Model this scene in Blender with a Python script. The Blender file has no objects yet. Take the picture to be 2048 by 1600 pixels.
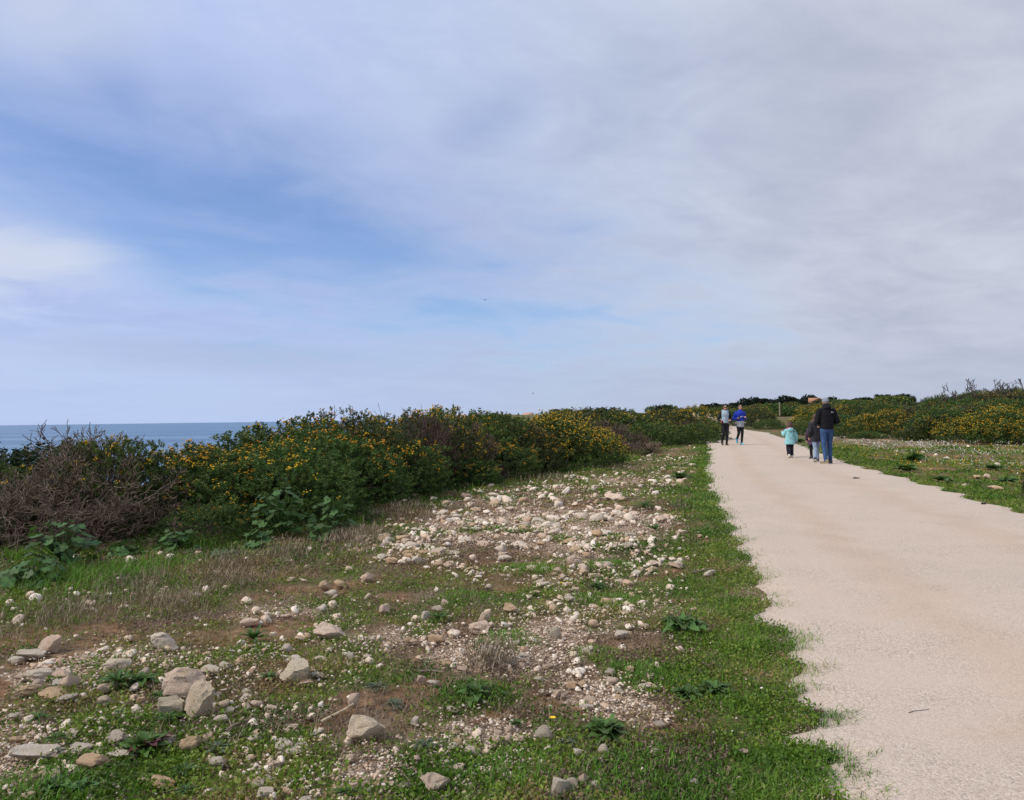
import bpy, math, random
import numpy as np
from mathutils import Vector, Matrix, Euler

random.seed(7)
rng = np.random.default_rng(11)
scene = bpy.context.scene
col = scene.collection
R = math.radians

# ------------------------------------------------------------------ camera
F_PX, CAM_H, PITCH, ROLL = 1577.0, 1.36, R(1.34), R(-0.76)
cam_d = bpy.data.cameras.new("camera")
cam_d.sensor_width = 36.0
cam_d.lens = 36.0 * F_PX / 2048.0
cam_d.clip_start, cam_d.clip_end = 0.1, 90000.0
cam = bpy.data.objects.new("camera", cam_d)
col.objects.link(cam)
CAM_M = Matrix.Translation((0, 0, CAM_H)) @ Matrix.Rotation(math.pi / 2 + PITCH, 4, 'X') @ Matrix.Rotation(ROLL, 4, 'Z')
cam.matrix_world = CAM_M
scene.camera = cam

# ------------------------------------------------------------------ light
SUN_EL, SUN_AZ = R(45), R(-112)          # azimuth measured from +Y (view direction) towards +X
sun_d = bpy.data.lights.new("sun", 'SUN')
sun_d.energy = 3.1
sun_d.angle = R(22)
sun_d.color = (1.0, 0.91, 0.77)
sun = bpy.data.objects.new("sun", sun_d)
col.objects.link(sun)
_sd = Vector((math.cos(SUN_EL) * math.sin(SUN_AZ), math.cos(SUN_EL) * math.cos(SUN_AZ), math.sin(SUN_EL)))
sun.rotation_euler = _sd.to_track_quat('Z', 'Y').to_euler()
scene.view_settings.view_transform = 'Standard'
scene.view_settings.look = 'None'
scene.view_settings.gamma = 1.0
scene.view_settings.use_curve_mapping = False
scene.view_settings.exposure = 0.0


class G:
    """small helper for node graphs"""
    def __init__(s, nt):
        s.nt = nt

    def n(s, t, **kw):
        nd = s.nt.nodes.new(t)
        for k, v in kw.items():
            setattr(nd, k, v)
        return nd

    def put(s, sock, v):
        if isinstance(v, bpy.types.NodeSocket):
            s.nt.links.new(v, sock)
        elif v is not None:
            if hasattr(sock.default_value, '__len__') and not hasattr(v, '__len__'):
                v = [v] * len(sock.default_value)
            elif hasattr(v, '__len__') and len(sock.default_value) == 4 and len(v) == 3:
                v = (*v, 1.0)
            sock.default_value = v

    def m(s, op, a, b=None, c=None, clamp=False):
        nd = s.n('ShaderNodeMath', operation=op, use_clamp=clamp)
        for i, v in enumerate((a, b, c)):
            if v is not None:
                s.put(nd.inputs[i], v)
        return nd.outputs[0]

    def ss(s, v, lo, hi):
        nd = s.n('ShaderNodeMapRange', interpolation_type='SMOOTHSTEP')
        s.put(nd.inputs['Value'], v)
        s.put(nd.inputs['From Min'], lo)
        s.put(nd.inputs['From Max'], hi)
        return nd.outputs['Result']

    def mix(s, f, a, b, mode='MIX'):
        nd = s.n('ShaderNodeMix', data_type='RGBA', blend_type=mode)
        s.put(nd.inputs[0], f)
        s.put(nd.inputs[6], a)
        s.put(nd.inputs[7], b)
        return nd.outputs[2]

    def noise(s, vec, scale, detail=4, rough=0.55, dist=0.0, out='Fac'):
        nd = s.n('ShaderNodeTexNoise')
        if vec is not None:
            s.put(nd.inputs['Vector'], vec)
        nd.inputs['Scale'].default_value = scale
        nd.inputs['Detail'].default_value = detail
        nd.inputs['Roughness'].default_value = rough
        nd.inputs['Distortion'].default_value = dist
        return nd.outputs[out]

    def voro(s, vec, scale, out='Color', feature='F1'):
        nd = s.n('ShaderNodeTexVoronoi', feature=feature)
        if vec is not None:
            s.put(nd.inputs['Vector'], vec)
        nd.inputs['Scale'].default_value = scale
        return nd.outputs[out]

    def ramp(s, f, stops):
        nd = s.n('ShaderNodeValToRGB')
        el = nd.color_ramp.elements
        while len(el) < len(stops):
            el.new(0.5)
        for e, (p, c) in zip(el, stops):
            e.position = p
            e.color = (*c, 1.0) if len(c) == 3 else c
        s.put(nd.inputs[0], f)
        return nd.outputs[0]

    def comb(s, x, y, z):
        nd = s.n('ShaderNodeCombineXYZ')
        for i, v in enumerate((x, y, z)):
            s.put(nd.inputs[i], v)
        return nd.outputs[0]

    def bump(s, h, strength=0.5, dist=0.01):
        nd = s.n('ShaderNodeBump')
        nd.inputs['Strength'].default_value = strength
        nd.inputs['Distance'].default_value = dist
        s.put(nd.inputs['Height'], h)
        return nd.outputs[0]


# ------------------------------------------------------------------ sky: thin broken cloud over a Nishita sky
def build_world():
    w = bpy.data.worlds.new("World")
    scene.world = w
    w.use_nodes = True
    nt = w.node_tree
    nt.nodes.clear()
    g = G(nt)
    K = 0.1
    sky = g.n('ShaderNodeTexSky', sky_type='NISHITA')
    sky.sun_disc = False
    sky.sun_elevation = SUN_EL
    sky.sun_rotation = SUN_AZ
    sky.air_density, sky.dust_density, sky.ozone_density = 1.0, 0.4, 1.6
    d = g.n('ShaderNodeTexCoord').outputs['Generated']
    sp = g.n('ShaderNodeSeparateXYZ')
    g.put(sp.inputs[0], d)
    x, y, z = sp.outputs
    zc = g.m('MAXIMUM', z, 0.0)
    inv = g.m('DIVIDE', 1.0, g.m('ADD', zc, 0.16))
    px, py = g.m('MULTIPLY', x, inv), g.m('MULTIPLY', y, inv)
    # clouds streaming along a slanted direction on the layer
    ca, sa = math.cos(R(32)), math.sin(R(32))
    u = g.m('ADD', g.m('MULTIPLY', px, ca), g.m('MULTIPLY', py, sa))
    v = g.m('SUBTRACT', g.m('MULTIPLY', py, ca), g.m('MULTIPLY', px, sa))
    pl = g.comb(g.m('MULTIPLY', u, 0.55), v, 0.3)
    n1 = g.noise(pl, 1.1, 7, 0.52, 0.5)
    n2 = g.noise(g.comb(g.m('MULTIPLY', u, 0.9), v, 4.0), 2.6, 8, 0.55, 0.7)
    n3 = g.noise(g.comb(g.m('MULTIPLY', u, 0.35), v, 9.0), 0.55, 3, 0.5, 0.3)
    el = g.m('MULTIPLY', g.m('ARCSINE', z), 57.2958)
    az = g.m('MULTIPLY', g.m('ARCTAN2', x, y), 57.2958)

    def spot(a0, e0, ra, re, tilt):
        ct, st = math.cos(R(tilt)), math.sin(R(tilt))
        da, de = g.m('SUBTRACT', az, a0), g.m('SUBTRACT', el, e0)
        p = g.m('DIVIDE', g.m('ADD', g.m('MULTIPLY', da, ct), g.m('MULTIPLY', de, st)), ra)
        q = g.m('DIVIDE', g.m('SUBTRACT', g.m('MULTIPLY', de, ct), g.m('MULTIPLY', da, st)), re)
        return g.m('SUBTRACT', 1.0, g.m('SQRT', g.m('ADD', g.m('MULTIPLY', p, p), g.m('MULTIPLY', q, q))))
    wob = g.m('ADD', g.m('MULTIPLY', g.m('SUBTRACT', n1, 0.5), 1.9), g.m('MULTIPLY', g.m('SUBTRACT', n2, 0.5), 1.5))
    gap = g.ss(g.m('ADD', spot(-20.5, 14.6, 29, 7.6, -12), wob), -0.45, 1.0)
    gap2 = g.ss(g.m('ADD', spot(-26, 20.0, 12, 4.6, -38), wob), -0.25, 1.0)
    gap3 = g.ss(g.m('ADD', spot(-10, 8.0, 26, 6, -6), wob), -0.5, 1.6)
    gap4 = g.ss(g.m('ADD', spot(-2, 20.5, 8, 3.5, 25), wob), 0.0, 1.2)
    blue = g.m('MAXIMUM', g.m('MULTIPLY', gap, 0.78), g.m('MULTIPLY', gap2, 0.52))
    blue = g.m('MAXIMUM', blue, g.m('MULTIPLY', gap3, 0.16))
    blue = g.m('MAXIMUM', blue, g.m('MULTIPLY', gap4, 0.30))
    # heaped brighter cloud low on the left, thin bright edges
    heap = g.m('MAXIMUM', g.ss(g.m('ADD', spot(-33, 10.2, 7.5, 3.0, -6), wob), -0.2, 0.8), g.m('MULTIPLY', g.ss(g.m('ADD', spot(-31, 24.5, 8, 5, 0), wob), -0.2, 1.0), 0.8))
    low = g.ss(g.m('ADD', spot(-20, 4.6, 13, 1.5, -3), g.m('MULTIPLY', wob, 0.8)), -0.2, 0.9)
    blue = g.m('MULTIPLY', blue, g.m('SUBTRACT', 1.0, g.m('MULTIPLY', heap, 0.9)))
    # veil colour: bluish-white to the left, grey-lavender to the right
    side = g.ss(az, -26.0, 30.0)
    lit = g.mix(side, (0.555, 0.66, 0.92), (0.60, 0.65, 0.755))
    dim = g.mix(side, (0.42, 0.515, 0.82), (0.445, 0.49, 0.61))
    n4 = g.noise(g.comb(g.m('MULTIPLY', u, 0.7), v, 2.0), 7.0, 8, 0.62, 0.4)
    f = g.m('ADD', g.m('ADD', g.m('MULTIPLY', g.m('SUBTRACT', n4, 0.5), 0.22), g.m('MULTIPLY', n1, 0.62)), g.m('ADD', g.m('MULTIPLY', n2, 0.45), g.m('MULTIPLY', n3, 0.30)))
    f = g.ss(f, 0.48, 0.86)
    veil = g.mix(f, dim, lit)
    veil = g.mix(g.m('MULTIPLY', heap, 0.75), veil, (0.66, 0.71, 0.83))
    hz = g.mix(side, (0.485, 0.60, 0.86), (0.47, 0.52, 0.66))
    veil = g.mix(g.m('MULTIPLY', g.ss(el, 9.0, 0.0), 0.8), veil, hz)
    veil = g.mix(g.m('MULTIPLY', low, 0.55), veil, (0.42, 0.50, 0.72))
    veil = g.mix(1.0, veil, (1 / K, 1 / K, 1 / K), 'MULTIPLY')
    clear = g.mix(1.0, sky.outputs[0], (0.70, 0.96, 1.36), 'MULTIPLY')
    c = g.mix(blue, veil, clear)
    bg = g.n('ShaderNodeBackground')
    g.put(bg.inputs[0], c)
    bg.inputs[1].default_value = K
    out = g.n('ShaderNodeOutputWorld')
    nt.links.new(bg.outputs[0], out.inputs[0])


build_world()


# ------------------------------------------------------------------ noise and terrain
_TAB = np.random.default_rng(3).random((256, 256))


def vnoise(x, y):
    x = np.asarray(x, float); y = np.asarray(y, float)
    xi = np.floor(x).astype(int); yi = np.floor(y).astype(int)
    fx = x - xi; fy = y - yi
    fx = fx * fx * (3 - 2 * fx); fy = fy * fy * (3 - 2 * fy)
    a = _TAB[xi & 255, yi & 255]; b = _TAB[(xi + 1) & 255, yi & 255]
    c = _TAB[xi & 255, (yi + 1) & 255]; d = _TAB[(xi + 1) & 255, (yi + 1) & 255]
    return (a * (1 - fx) + b * fx) * (1 - fy) + (c * (1 - fx) + d * fx) * fy


def fbm(x, y, s=1.0, o=4, seed=0):
    v = 0; a = 0.5; t = 0
    for i in range(o):
        v = v + a * vnoise(np.asarray(x) * s + 17.3 * i + seed * 5.1, np.asarray(y) * s - 9.7 * i + seed * 3.3)
        t += a; a *= 0.5; s *= 2.03
    return v / t


def sst(v, lo, hi):
    t = np.clip((np.asarray(v, float) - lo) / (hi - lo), 0, 1)
    return t * t * (3 - 2 * t)


PY = [-60, -10, 0, 2.8, 4.0, 5.8, 8.0, 12.5, 16.5, 21.2, 30, 42, 57, 65, 88, 120, 150, 220]
PL = [-13.0, -1.45, 0.62, 1.11, 1.40, 1.80, 2.28, 3.18, 4.05, 5.2, 7.45, 10.3, 14.1, 16.2, 22.1, 30.3, 35, 42]
PR = [-9.0, 2.9, 4.85, 5.4, 5.65, 6.0, 6.4, 7.35, 8.2, 9.15, 11.2, 14.5, 18.3, 19.3, 24.1, 31.6, 36, 43]
SY = [-60, 2, 8.5, 9.0, 9.9, 13, 17, 20, 24, 30, 36, 45, 60, 80, 110, 160]
SX = [-22, -7.8, -5.4, -4.5, -3.5, -2.6, -1.2, 1.0, 2.7, 4.6, 7.6, 10.0, 14.5, 19, 27, 33]


def xl(y):
    return np.interp(y, PY, PL)


def xr(y):
    return np.interp(y, PY, PR)


def xf(y):
    return np.interp(y, SY, SX)


def cam_ray(px, py):
    v = Vector(((px - 1024.0) / F_PX, -(py - 800.0) / F_PX, -1.0))
    v = (CAM_M.to_3x3() @ v).normalized()
    return v


# the tongues of grass along the left rim, as (photo column, photo row) of the edge
RIM = [(1425, 985), (1440, 1000), (1430, 1010), (1455, 1030), (1440, 1040), (1475, 1055), (1455, 1068), (1490, 1085), (1465, 1095), (1500, 1112), (1492, 1125), (1512, 1135), (1500, 1145), (1527, 1155), (1508, 1170), (1537, 1185), (1518, 1197),
       (1542, 1212), (1500, 1225), (1490, 1238), (1578, 1250), (1580, 1268), (1592, 1285), (1566, 1300), (1602, 1325), (1610, 1338), (1548, 1350), (1585, 1372), (1580, 1385), (1630, 1418), (1634, 1432), (1625, 1445), (1545, 1460), (1530, 1470),
       (1600, 1485), (1690, 1500), (1610, 1522), (1650, 1545), (1622, 1565), (1690, 1585), (1680, 1600)]


def _rim():
    out = []
    for (px, py) in RIM:
        v = cam_ray(px, py)
        k = -CAM_H / v.z
        out.append((v.y * k, v.x * k))
    out.sort()
    return [o[0] for o in out], [o[1] for o in out]


RIM_XY = _rim()


def xl_rag(y):
    y = np.asarray(y, float)
    far = xl(y) + (fbm(y * 0 + 4.2, y, 2.6, 3, 5) - 0.5) * 0.34 + (fbm(y * 0 + 3.2, y, 11.0, 2, 15) - 0.5) * 0.12 + (fbm(y * 0 + 1.2, y, 0.5, 2, 8) - 0.5) * 0.3
    ry, rx = RIM_XY
    near = 0.8 * np.interp(y, ry, rx) + 0.2 * xl(y) + (fbm(y * 0 + 3.2, y, 14.0, 2, 15) - 0.5) * 0.10
    near = np.maximum(near, xl(y) - 0.16 - 0.1 * fbm(y * 0 + 9.2, y, 3.0, 2, 25))
    return np.where((y > ry[0]) & (y < ry[-1]), near, far)


def xr_rag(y):
    y = np.asarray(y, float)
    return xr(y) + (fbm(y * 0 + 8.2, y, 1.6, 3, 6) - 0.5) * 0.6


def coast(y):
    return np.interp(y, [-80, 0, 8, 20, 60, 200, 380, 700], [-20, -13, -10.5, -9.0, -10.5, -14, -10, 20])


def terrain(x, y):
    x = np.asarray(x, float); y = np.asarray(y, float)
    inp = sst(x, xl(y) - 0.5, xl(y) + 0.2) * (1 - sst(x, xr(y) - 0.2, xr(y) + 0.6))
    rough = (fbm(x, y, 0.9, 4, 1) - 0.5) * 0.16 + (fbm(x, y, 5.0, 3, 2) - 0.5) * 0.035
    h = rough * (1 - inp) * (0.6 + 0.5 * sst(np.hypot(x, y), 4, 20))
    h = h + (vnoise(x * 0.5, y * 0.5) - 0.5) * 0.03 * inp
    h = h + 0.10 * sst(y, 20, 34) + 0.9 * sst(y, 52, 130) + 2.0 * sst(y, 130, 380)
    u = x - xr(y) - 0.10 * np.maximum(0, y - 50)
    h = h + 2.0 * sst(u, 6, 34) * sst(y, 18, 60) + 0.9 * sst(u, 30, 90)
    h = h + (fbm(x, y, 0.035, 3, 4) - 0.5) * 1.2 * sst(np.hypot(x, y), 60, 200)
    c = coast(y) + (fbm(x, y, 0.2, 3, 9) - 0.5) * 3
    h = h - 26.0 * sst(c - x, 0, 7) - 0.35 * sst(c + 6 - x, 0, 6)
    return h


def th(x, y):
    return float(terrain(x, y))


def at(px, py):
    """the ground point seen at photo pixel (px, py)"""
    v = cam_ray(px, py)
    t = 1.0
    for i in range(4000):
        p = Vector((0, 0, CAM_H)) + v * t
        gap_ = p.z - th(p.x, p.y)
        if gap_ < 0.003:
            break
        t += max(0.004, min(gap_ * 0.8, 2.0))
        if t > 900:
            break
    return p


def at_d(px, d, py=None):
    """the ground point d metres ahead under photo column px; with py also the height there"""
    v = cam_ray(px, 838 if py is None else py)
    s = d / v.y
    x = v.x * s
    return x, d, (CAM_H + v.z * s)


CAM_I = CAM_M.inverted()


def to_px(x, y, z):
    q = CAM_I @ Vector((x, y, z))
    return 1024 + F_PX * q.x / -q.z, 800 - F_PX * q.y / -q.z


_used = {}


def one_of(*labels):
    """the first of these labels that no other thing carries yet (the last one may be shared)"""
    for l in labels:
        if l not in _used:
            break
    _used[l] = _used.get(l, 0) + 1
    return l


# ------------------------------------------------------------------ mesh helpers
def mesh_np(name, verts, faces, attrs=None, smooth=False):
    """verts (n,3); faces: list of int arrays (m,k)"""
    me = bpy.data.meshes.new(name)
    verts = np.ascontiguousarray(verts, np.float32)
    if not isinstance(faces, (list, tuple)):
        faces = [faces]
    faces = [np.asarray(f, np.int32) for f in faces if len(f)]
    nl = sum(f.size for f in faces); nf = sum(len(f) for f in faces)
    me.vertices.add(len(verts)); me.vertices.foreach_set('co', verts.ravel())
    me.loops.add(nl); me.loops.foreach_set('vertex_index', np.concatenate([f.ravel() for f in faces]))
    me.polygons.add(nf)
    tot = np.concatenate([np.full(len(f), f.shape[1], np.int32) for f in faces])
    st = np.concatenate([[0], np.cumsum(tot)[:-1]]).astype(np.int32)
    me.polygons.foreach_set('loop_start', st)
    me.polygons.foreach_set('loop_total', tot)
    if smooth:
        me.polygons.foreach_set('use_smooth', np.ones(nf, bool))
    me.update(calc_edges=True)
    me.validate()
    for k, a in (attrs or {}).items():
        at_ = me.attributes.new(k, 'FLOAT', 'POINT')
        at_.data.foreach_set('value', np.ascontiguousarray(a, np.float32))
    return me


def add(name, me, mat=None, parent=None, loc=(0, 0, 0), rot=(0, 0, 0), sc=(1, 1, 1)):
    o = bpy.data.objects.new(name, me)
    if mat is not None and me is not None and len(me.materials) == 0:
        me.materials.append(mat)
    col.objects.link(o)
    o.location = loc; o.rotation_euler = rot; o.scale = sc
    if parent is not None:
        o.parent = parent
    return o


def tag(o, label=None, cat=None, group=None, kind=None):
    if label: o['label'] = label
    if cat: o['category'] = cat
    if group: o['group'] = group
    if kind: o['kind'] = kind
    return o


def empty(name, loc=(0, 0, 0), rz=0.0):
    o = bpy.data.objects.new(name, None)
    o.empty_display_size = 0.1
    col.objects.link(o)
    o.location = loc; o.rotation_euler = (0, 0, rz)
    return o


def copy_tree(o, parent=None):
    c = o.copy(); col.objects.link(c)
    if parent is not None:
        c.parent = parent
    for ch in list(o.children):
        copy_tree(ch, c)
    return c


def instance_np(tv, tfs, M, T, rnd=None):
    """place template verts tv (k,3) with faces tfs at n transforms M (n,3,3), T (n,3)"""
    n, k = len(T), len(tv)
    V = np.einsum('nij,kj->nki', M, tv) + T[:, None, :]
    out = []
    off = (np.arange(n) * k)[:, None, None]
    for f in tfs:
        out.append((np.asarray(f)[None] + off).reshape(-1, np.asarray(f).shape[1]))
    at_ = None if rnd is None else np.repeat(rnd, k)
    return V.reshape(-1, 3), out, at_


def frames(d, up=None, roll=None):
    """rotation matrices (n,3,3) whose local z is d"""
    d = d / np.linalg.norm(d, axis=1, keepdims=True)
    a = np.where(np.abs(d[:, 2:3]) < 0.9, np.array([[0, 0, 1.0]]), np.array([[1.0, 0, 0]]))
    x = np.cross(a, d); x /= np.linalg.norm(x, axis=1, keepdims=True)
    y = np.cross(d, x)
    if roll is not None:
        c, s = np.cos(roll)[:, None], np.sin(roll)[:, None]
        x, y = x * c + y * s, y * c - x * s
    return np.stack([x, y, d], axis=2)


# ------------------------------------------------------------------ materials
def material(name):
    m = bpy.data.materials.new(name)
    m.use_nodes = True
    nt = m.node_tree
    nt.nodes.clear()
    g = G(nt)
    b = g.n('ShaderNodeBsdfPrincipled')
    o = g.n('ShaderNodeOutputMaterial')
    nt.links.new(b.outputs[0], o.inputs[0])
    return m, g, b, o


def attr(g, name):
    nd = g.n('ShaderNodeAttribute')
    nd.attribute_name = name
    return nd.outputs['Fac']


def wpos(g):
    return g.n('ShaderNodeNewGeometry').outputs['Position']


def leaf_mat(name, stops, rough=0.55, transl=0.3, objvar=0.25, spec=0.3):
    m, g, b, o = material(name)
    c = g.ramp(attr(g, 'rnd'), stops)
    oi = g.n('ShaderNodeObjectInfo').outputs['Random']
    big = g.noise(g.n('ShaderNodeTexCoord').outputs['Object'], 2.2, 3)
    val = g.m('ADD', g.m('MULTIPLY', g.m('SUBTRACT', oi, 0.5), objvar), g.m('ADD', 0.55, g.m('MULTIPLY', big, 0.9)))
    hs = g.n('ShaderNodeHueSaturation')
    g.put(hs.inputs['Hue'], g.m('ADD', 0.485, g.m('MULTIPLY', oi, 0.03)))
    g.put(hs.inputs['Value'], val)
    g.put(hs.inputs['Color'], c)
    c = hs.outputs[0]
    g.put(b.inputs['Base Color'], c)
    b.inputs['Roughness'].default_value = rough
    b.inputs['Specular IOR Level'].default_value = spec
    if transl > 0:
        t = g.n('ShaderNodeBsdfTranslucent')
        g.put(t.inputs[0], g.mix(1.0, c, (1.0, 1.0, 0.6), 'MULTIPLY'))
        mx = g.n('ShaderNodeMixShader')
        mx.inputs[0].default_value = transl
        g.nt.links.new(b.outputs[0], mx.inputs[1])
        g.nt.links.new(t.outputs[0], mx.inputs[2])
        g.nt.links.new(mx.outputs[0], o.inputs[0])
    return m


def plain_mat(name, c, rough=0.7, var=0.15, scale=40, bump=0.0, spec=0.3):
    m, g, b, o = material(name)
    co = g.n('ShaderNodeTexCoord').outputs['Object']
    n = g.noise(co, scale, 4)
    lo = tuple(x * (1 - var) for x in c); hi = tuple(min(1, x * (1 + var)) for x in c)
    g.put(b.inputs['Base Color'], g.ramp(n, [(0.3, lo), (0.7, hi)]))
    b.inputs['Roughness'].default_value = rough
    b.inputs['Specular IOR Level'].default_value = spec
    if bump:
        g.put(b.inputs['Normal'], g.bump(n, bump, 0.01))
    return m


def ground_mat():
    m, g, b, o = material('stony_soil')
    p = wpos(g)
    gr, st = attr(g, 'green'), attr(g, 'stony')
    n0 = g.noise(p, 3.0, 6, 0.6)
    n1 = g.noise(p, 14.0, 6, 0.6)
    n2 = g.noise(p, 70.0, 4, 0.6)
    n3 = g.noise(p, 1.1, 4, 0.6)
    soil = g.ramp(n1, [(0.3, (0.10, 0.058, 0.030)), (0.55, (0.25, 0.145, 0.075)), (0.75, (0.44, 0.28, 0.16))])
    soil = g.mix(g.ss(n3, 0.45, 0.65), soil, g.ramp(n1, [(0.3, (0.10, 0.08, 0.05)), (0.7, (0.24, 0.18, 0.115))]))
    vc = g.voro(p, 55.0)
    vd = g.voro(p, 55.0, 'Distance')
    sepc = g.n('ShaderNodeSeparateColor'); g.put(sepc.inputs[0], vc)
    grav = g.ramp(sepc.outputs[0], [(0.0, (0.33, 0.215, 0.13)), (0.5, (0.58, 0.43, 0.305)), (1.0, (0.75, 0.62, 0.49))])
    grav = g.mix(g.ss(vd, 0.4, 0.8), grav, (0.22, 0.14, 0.09))
    moss = g.ramp(n2, [(0.3, (0.055, 0.062, 0.018)), (0.55, (0.12, 0.13, 0.034)), (0.75, (0.20, 0.19, 0.06))])
    moss = g.mix(g.ss(n0, 0.42, 0.66), moss, g.ramp(n2, [(0.3, (0.10, 0.072, 0.042)), (0.7, (0.24, 0.175, 0.105))]))
    fs = g.ss(g.m('ADD', st, g.m('ADD', g.m('MULTIPLY', g.m('SUBTRACT', n0, 0.5), 1.0), g.m('MULTIPLY', g.m('SUBTRACT', n1, 0.5), 1.0))), 0.38, 0.62)
    fg = g.ss(g.m('ADD', gr, g.m('ADD', g.m('MULTIPLY', g.m('SUBTRACT', n1, 0.5), 1.0), g.m('MULTIPLY', g.m('SUBTRACT', n2, 0.5), 0.6))), 0.30, 0.6)
    c = g.mix(fs, soil, grav)
    c = g.mix(fg, c, moss)
    g.put(b.inputs['Base Color'], c)
    b.inputs['Roughness'].default_value = 0.9
    b.inputs['Specular IOR Level'].default_value = 0.15
    h = g.m('ADD', g.m('MULTIPLY', n1, 0.8), g.m('ADD', g.m('MULTIPLY', n2, 0.5), g.m('MULTIPLY', g.m('MULTIPLY', vd, -0.9), fs)))
    g.put(b.inputs['Normal'], g.bump(h, 0.9, 0.03))
    return m


def path_mat():
    m, g, b, o = material('packed_gravel')
    p = wpos(g)
    v1 = g.n('ShaderNodeSeparateColor'); g.put(v1.inputs[0], g.voro(p, 105.0))
    v2 = g.n('ShaderNodeSeparateColor'); g.put(v2.inputs[0], g.voro(p, 210.0))
    d1 = g.voro(p, 105.0, 'Distance')
    big = g.noise(p, 0.55, 5, 0.6, 0.4)
    mid = g.noise(p, 3.2, 5, 0.65)
    dust = g.noise(p, 1.6, 4, 0.6, 0.3)
    base = g.ramp(big, [(0.3, (0.50, 0.41, 0.33)), (0.5, (0.555, 0.45, 0.36)), (0.72, (0.60, 0.465, 0.36))])
    base = g.mix(g.ss(mid, 0.58, 0.75), base, (0.56, 0.42, 0.31))
    grain = g.ramp(v1.outputs[0], [(0.0, (0.26, 0.21, 0.17)), (0.25, (0.47, 0.385, 0.31)), (0.75, (0.60, 0.495, 0.405)), (1.0, (0.74, 0.645, 0.55))])
    fine = g.ramp(v2.outputs[1], [(0.0, (0.36, 0.295, 0.24)), (0.5, (0.565, 0.465, 0.38)), (1.0, (0.72, 0.615, 0.52))])
    c = g.mix(0.5, base, fine)
    gf = g.m('MULTIPLY', g.ss(dust, 0.38, 0.65), 0.55)
    c = g.mix(gf, c, grain)
    tr = attr(g, 'across')
    wn = g.noise(p, 0.9, 4, 0.6, 0.5)
    t2 = g.m('ADD', tr, g.m('MULTIPLY', g.m('SUBTRACT', wn, 0.5), 0.22))
    line = g.m('ADD', g.m('MULTIPLY', g.ss(g.m('ABSOLUTE', g.m('SUBTRACT', t2, 0.27)), 0.11, 0.0), 0.55), g.m('MULTIPLY', g.ss(g.m('ABSOLUTE', g.m('SUBTRACT', t2, 0.68)), 0.13, 0.0), 0.5))
    c = g.mix(line, c, g.mix(1.0, c, (0.93, 0.86, 0.80), 'MULTIPLY'))
    speck = g.ss(g.noise(p, 24.0, 3, 0.7), 0.66, 0.72)
    c = g.mix(g.m('MULTIPLY', speck, 0.45), c, (0.33, 0.26, 0.19))
    g.put(b.inputs['Base Color'], c)
    b.inputs['Roughness'].default_value = 0.95
    b.inputs['Specular IOR Level'].default_value = 0.1
    h = g.m('ADD', g.m('MULTIPLY', d1, g.m('MULTIPLY', gf, -1.2)), g.m('ADD', g.m('MULTIPLY', v2.outputs[0], 0.25), g.m('MULTIPLY', mid, 0.6)))
    g.put(b.inputs['Normal'], g.bump(h, 0.6, 0.009))
    return m


def sea_mat():
    m, g, b, o = material('sea_water')
    p = wpos(g)
    sp = g.n('ShaderNodeSeparateXYZ'); g.put(sp.inputs[0], p)
    n1 = g.noise(p, 0.12, 6, 0.6)
    n2 = g.noise(g.comb(g.m('MULTIPLY', sp.outputs[0], 0.12), sp.outputs[1], 0), 0.012, 7, 0.7)
    c = g.mix(g.ss(n2, 0.38, 0.64), (0.075, 0.155, 0.27), (0.15, 0.25, 0.37))
    g.put(b.inputs['Base Color'], c)
    b.inputs['Roughness'].default_value = 0.35
    b.inputs['IOR'].default_value = 1.33
    b.inputs['Specular IOR Level'].default_value = 0.30
    g.put(b.inputs['Normal'], g.bump(n1, 1.0, 1.6))
    return m


def stone_mat():
    m, g, b, o = material('limestone')
    tc = g.n('ShaderNodeTexCoord').outputs['Object']
    oi = g.n('ShaderNodeObjectInfo')
    r = oi.outputs['Random']
    va = g.n('ShaderNodeVectorMath', operation='ADD')
    g.put(va.inputs[0], tc); g.put(va.inputs[1], g.comb(g.m('MULTIPLY', r, 37.0), g.m('MULTIPLY', r, 11.0), 0.0))
    p = va.outputs[0]
    n1 = g.noise(p, 1.6, 6, 0.6, 0.3)
    n2 = g.noise(p, 9.0, 6, 0.65)
    n3 = g.noise(p, 30.0, 3, 0.6)
    base = g.ramp(r, [(0.0, (0.78, 0.655, 0.525)), (0.4, (0.82, 0.71, 0.585)), (0.7, (0.79, 0.655, 0.52)), (1.0, (0.70, 0.625, 0.50))])
    base = g.mix(1.0, base, oi.outputs['Color'], 'MULTIPLY')
    c = g.mix(g.ss(n1, 0.5, 0.72), base, g.mix(1.0, base, (0.88, 0.83, 0.75), 'MULTIPLY'))
    c = g.mix(g.m('MULTIPLY', g.ss(n2, 0.58, 0.74), 0.28), c, (0.40, 0.325, 0.235))
    c = g.mix(g.m('MULTIPLY', g.ss(n3, 0.6, 0.72), 0.35), c, (0.33, 0.275, 0.20))
    g.put(b.inputs['Base Color'], c)
    b.inputs['Roughness'].default_value = 0.92
    b.inputs['Specular IOR Level'].default_value = 0.15
    g.put(b.inputs['Normal'], g.bump(g.m('ADD', n2, g.m('MULTIPLY', n3, 0.5)), 0.8, 0.05))
    return m


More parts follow.
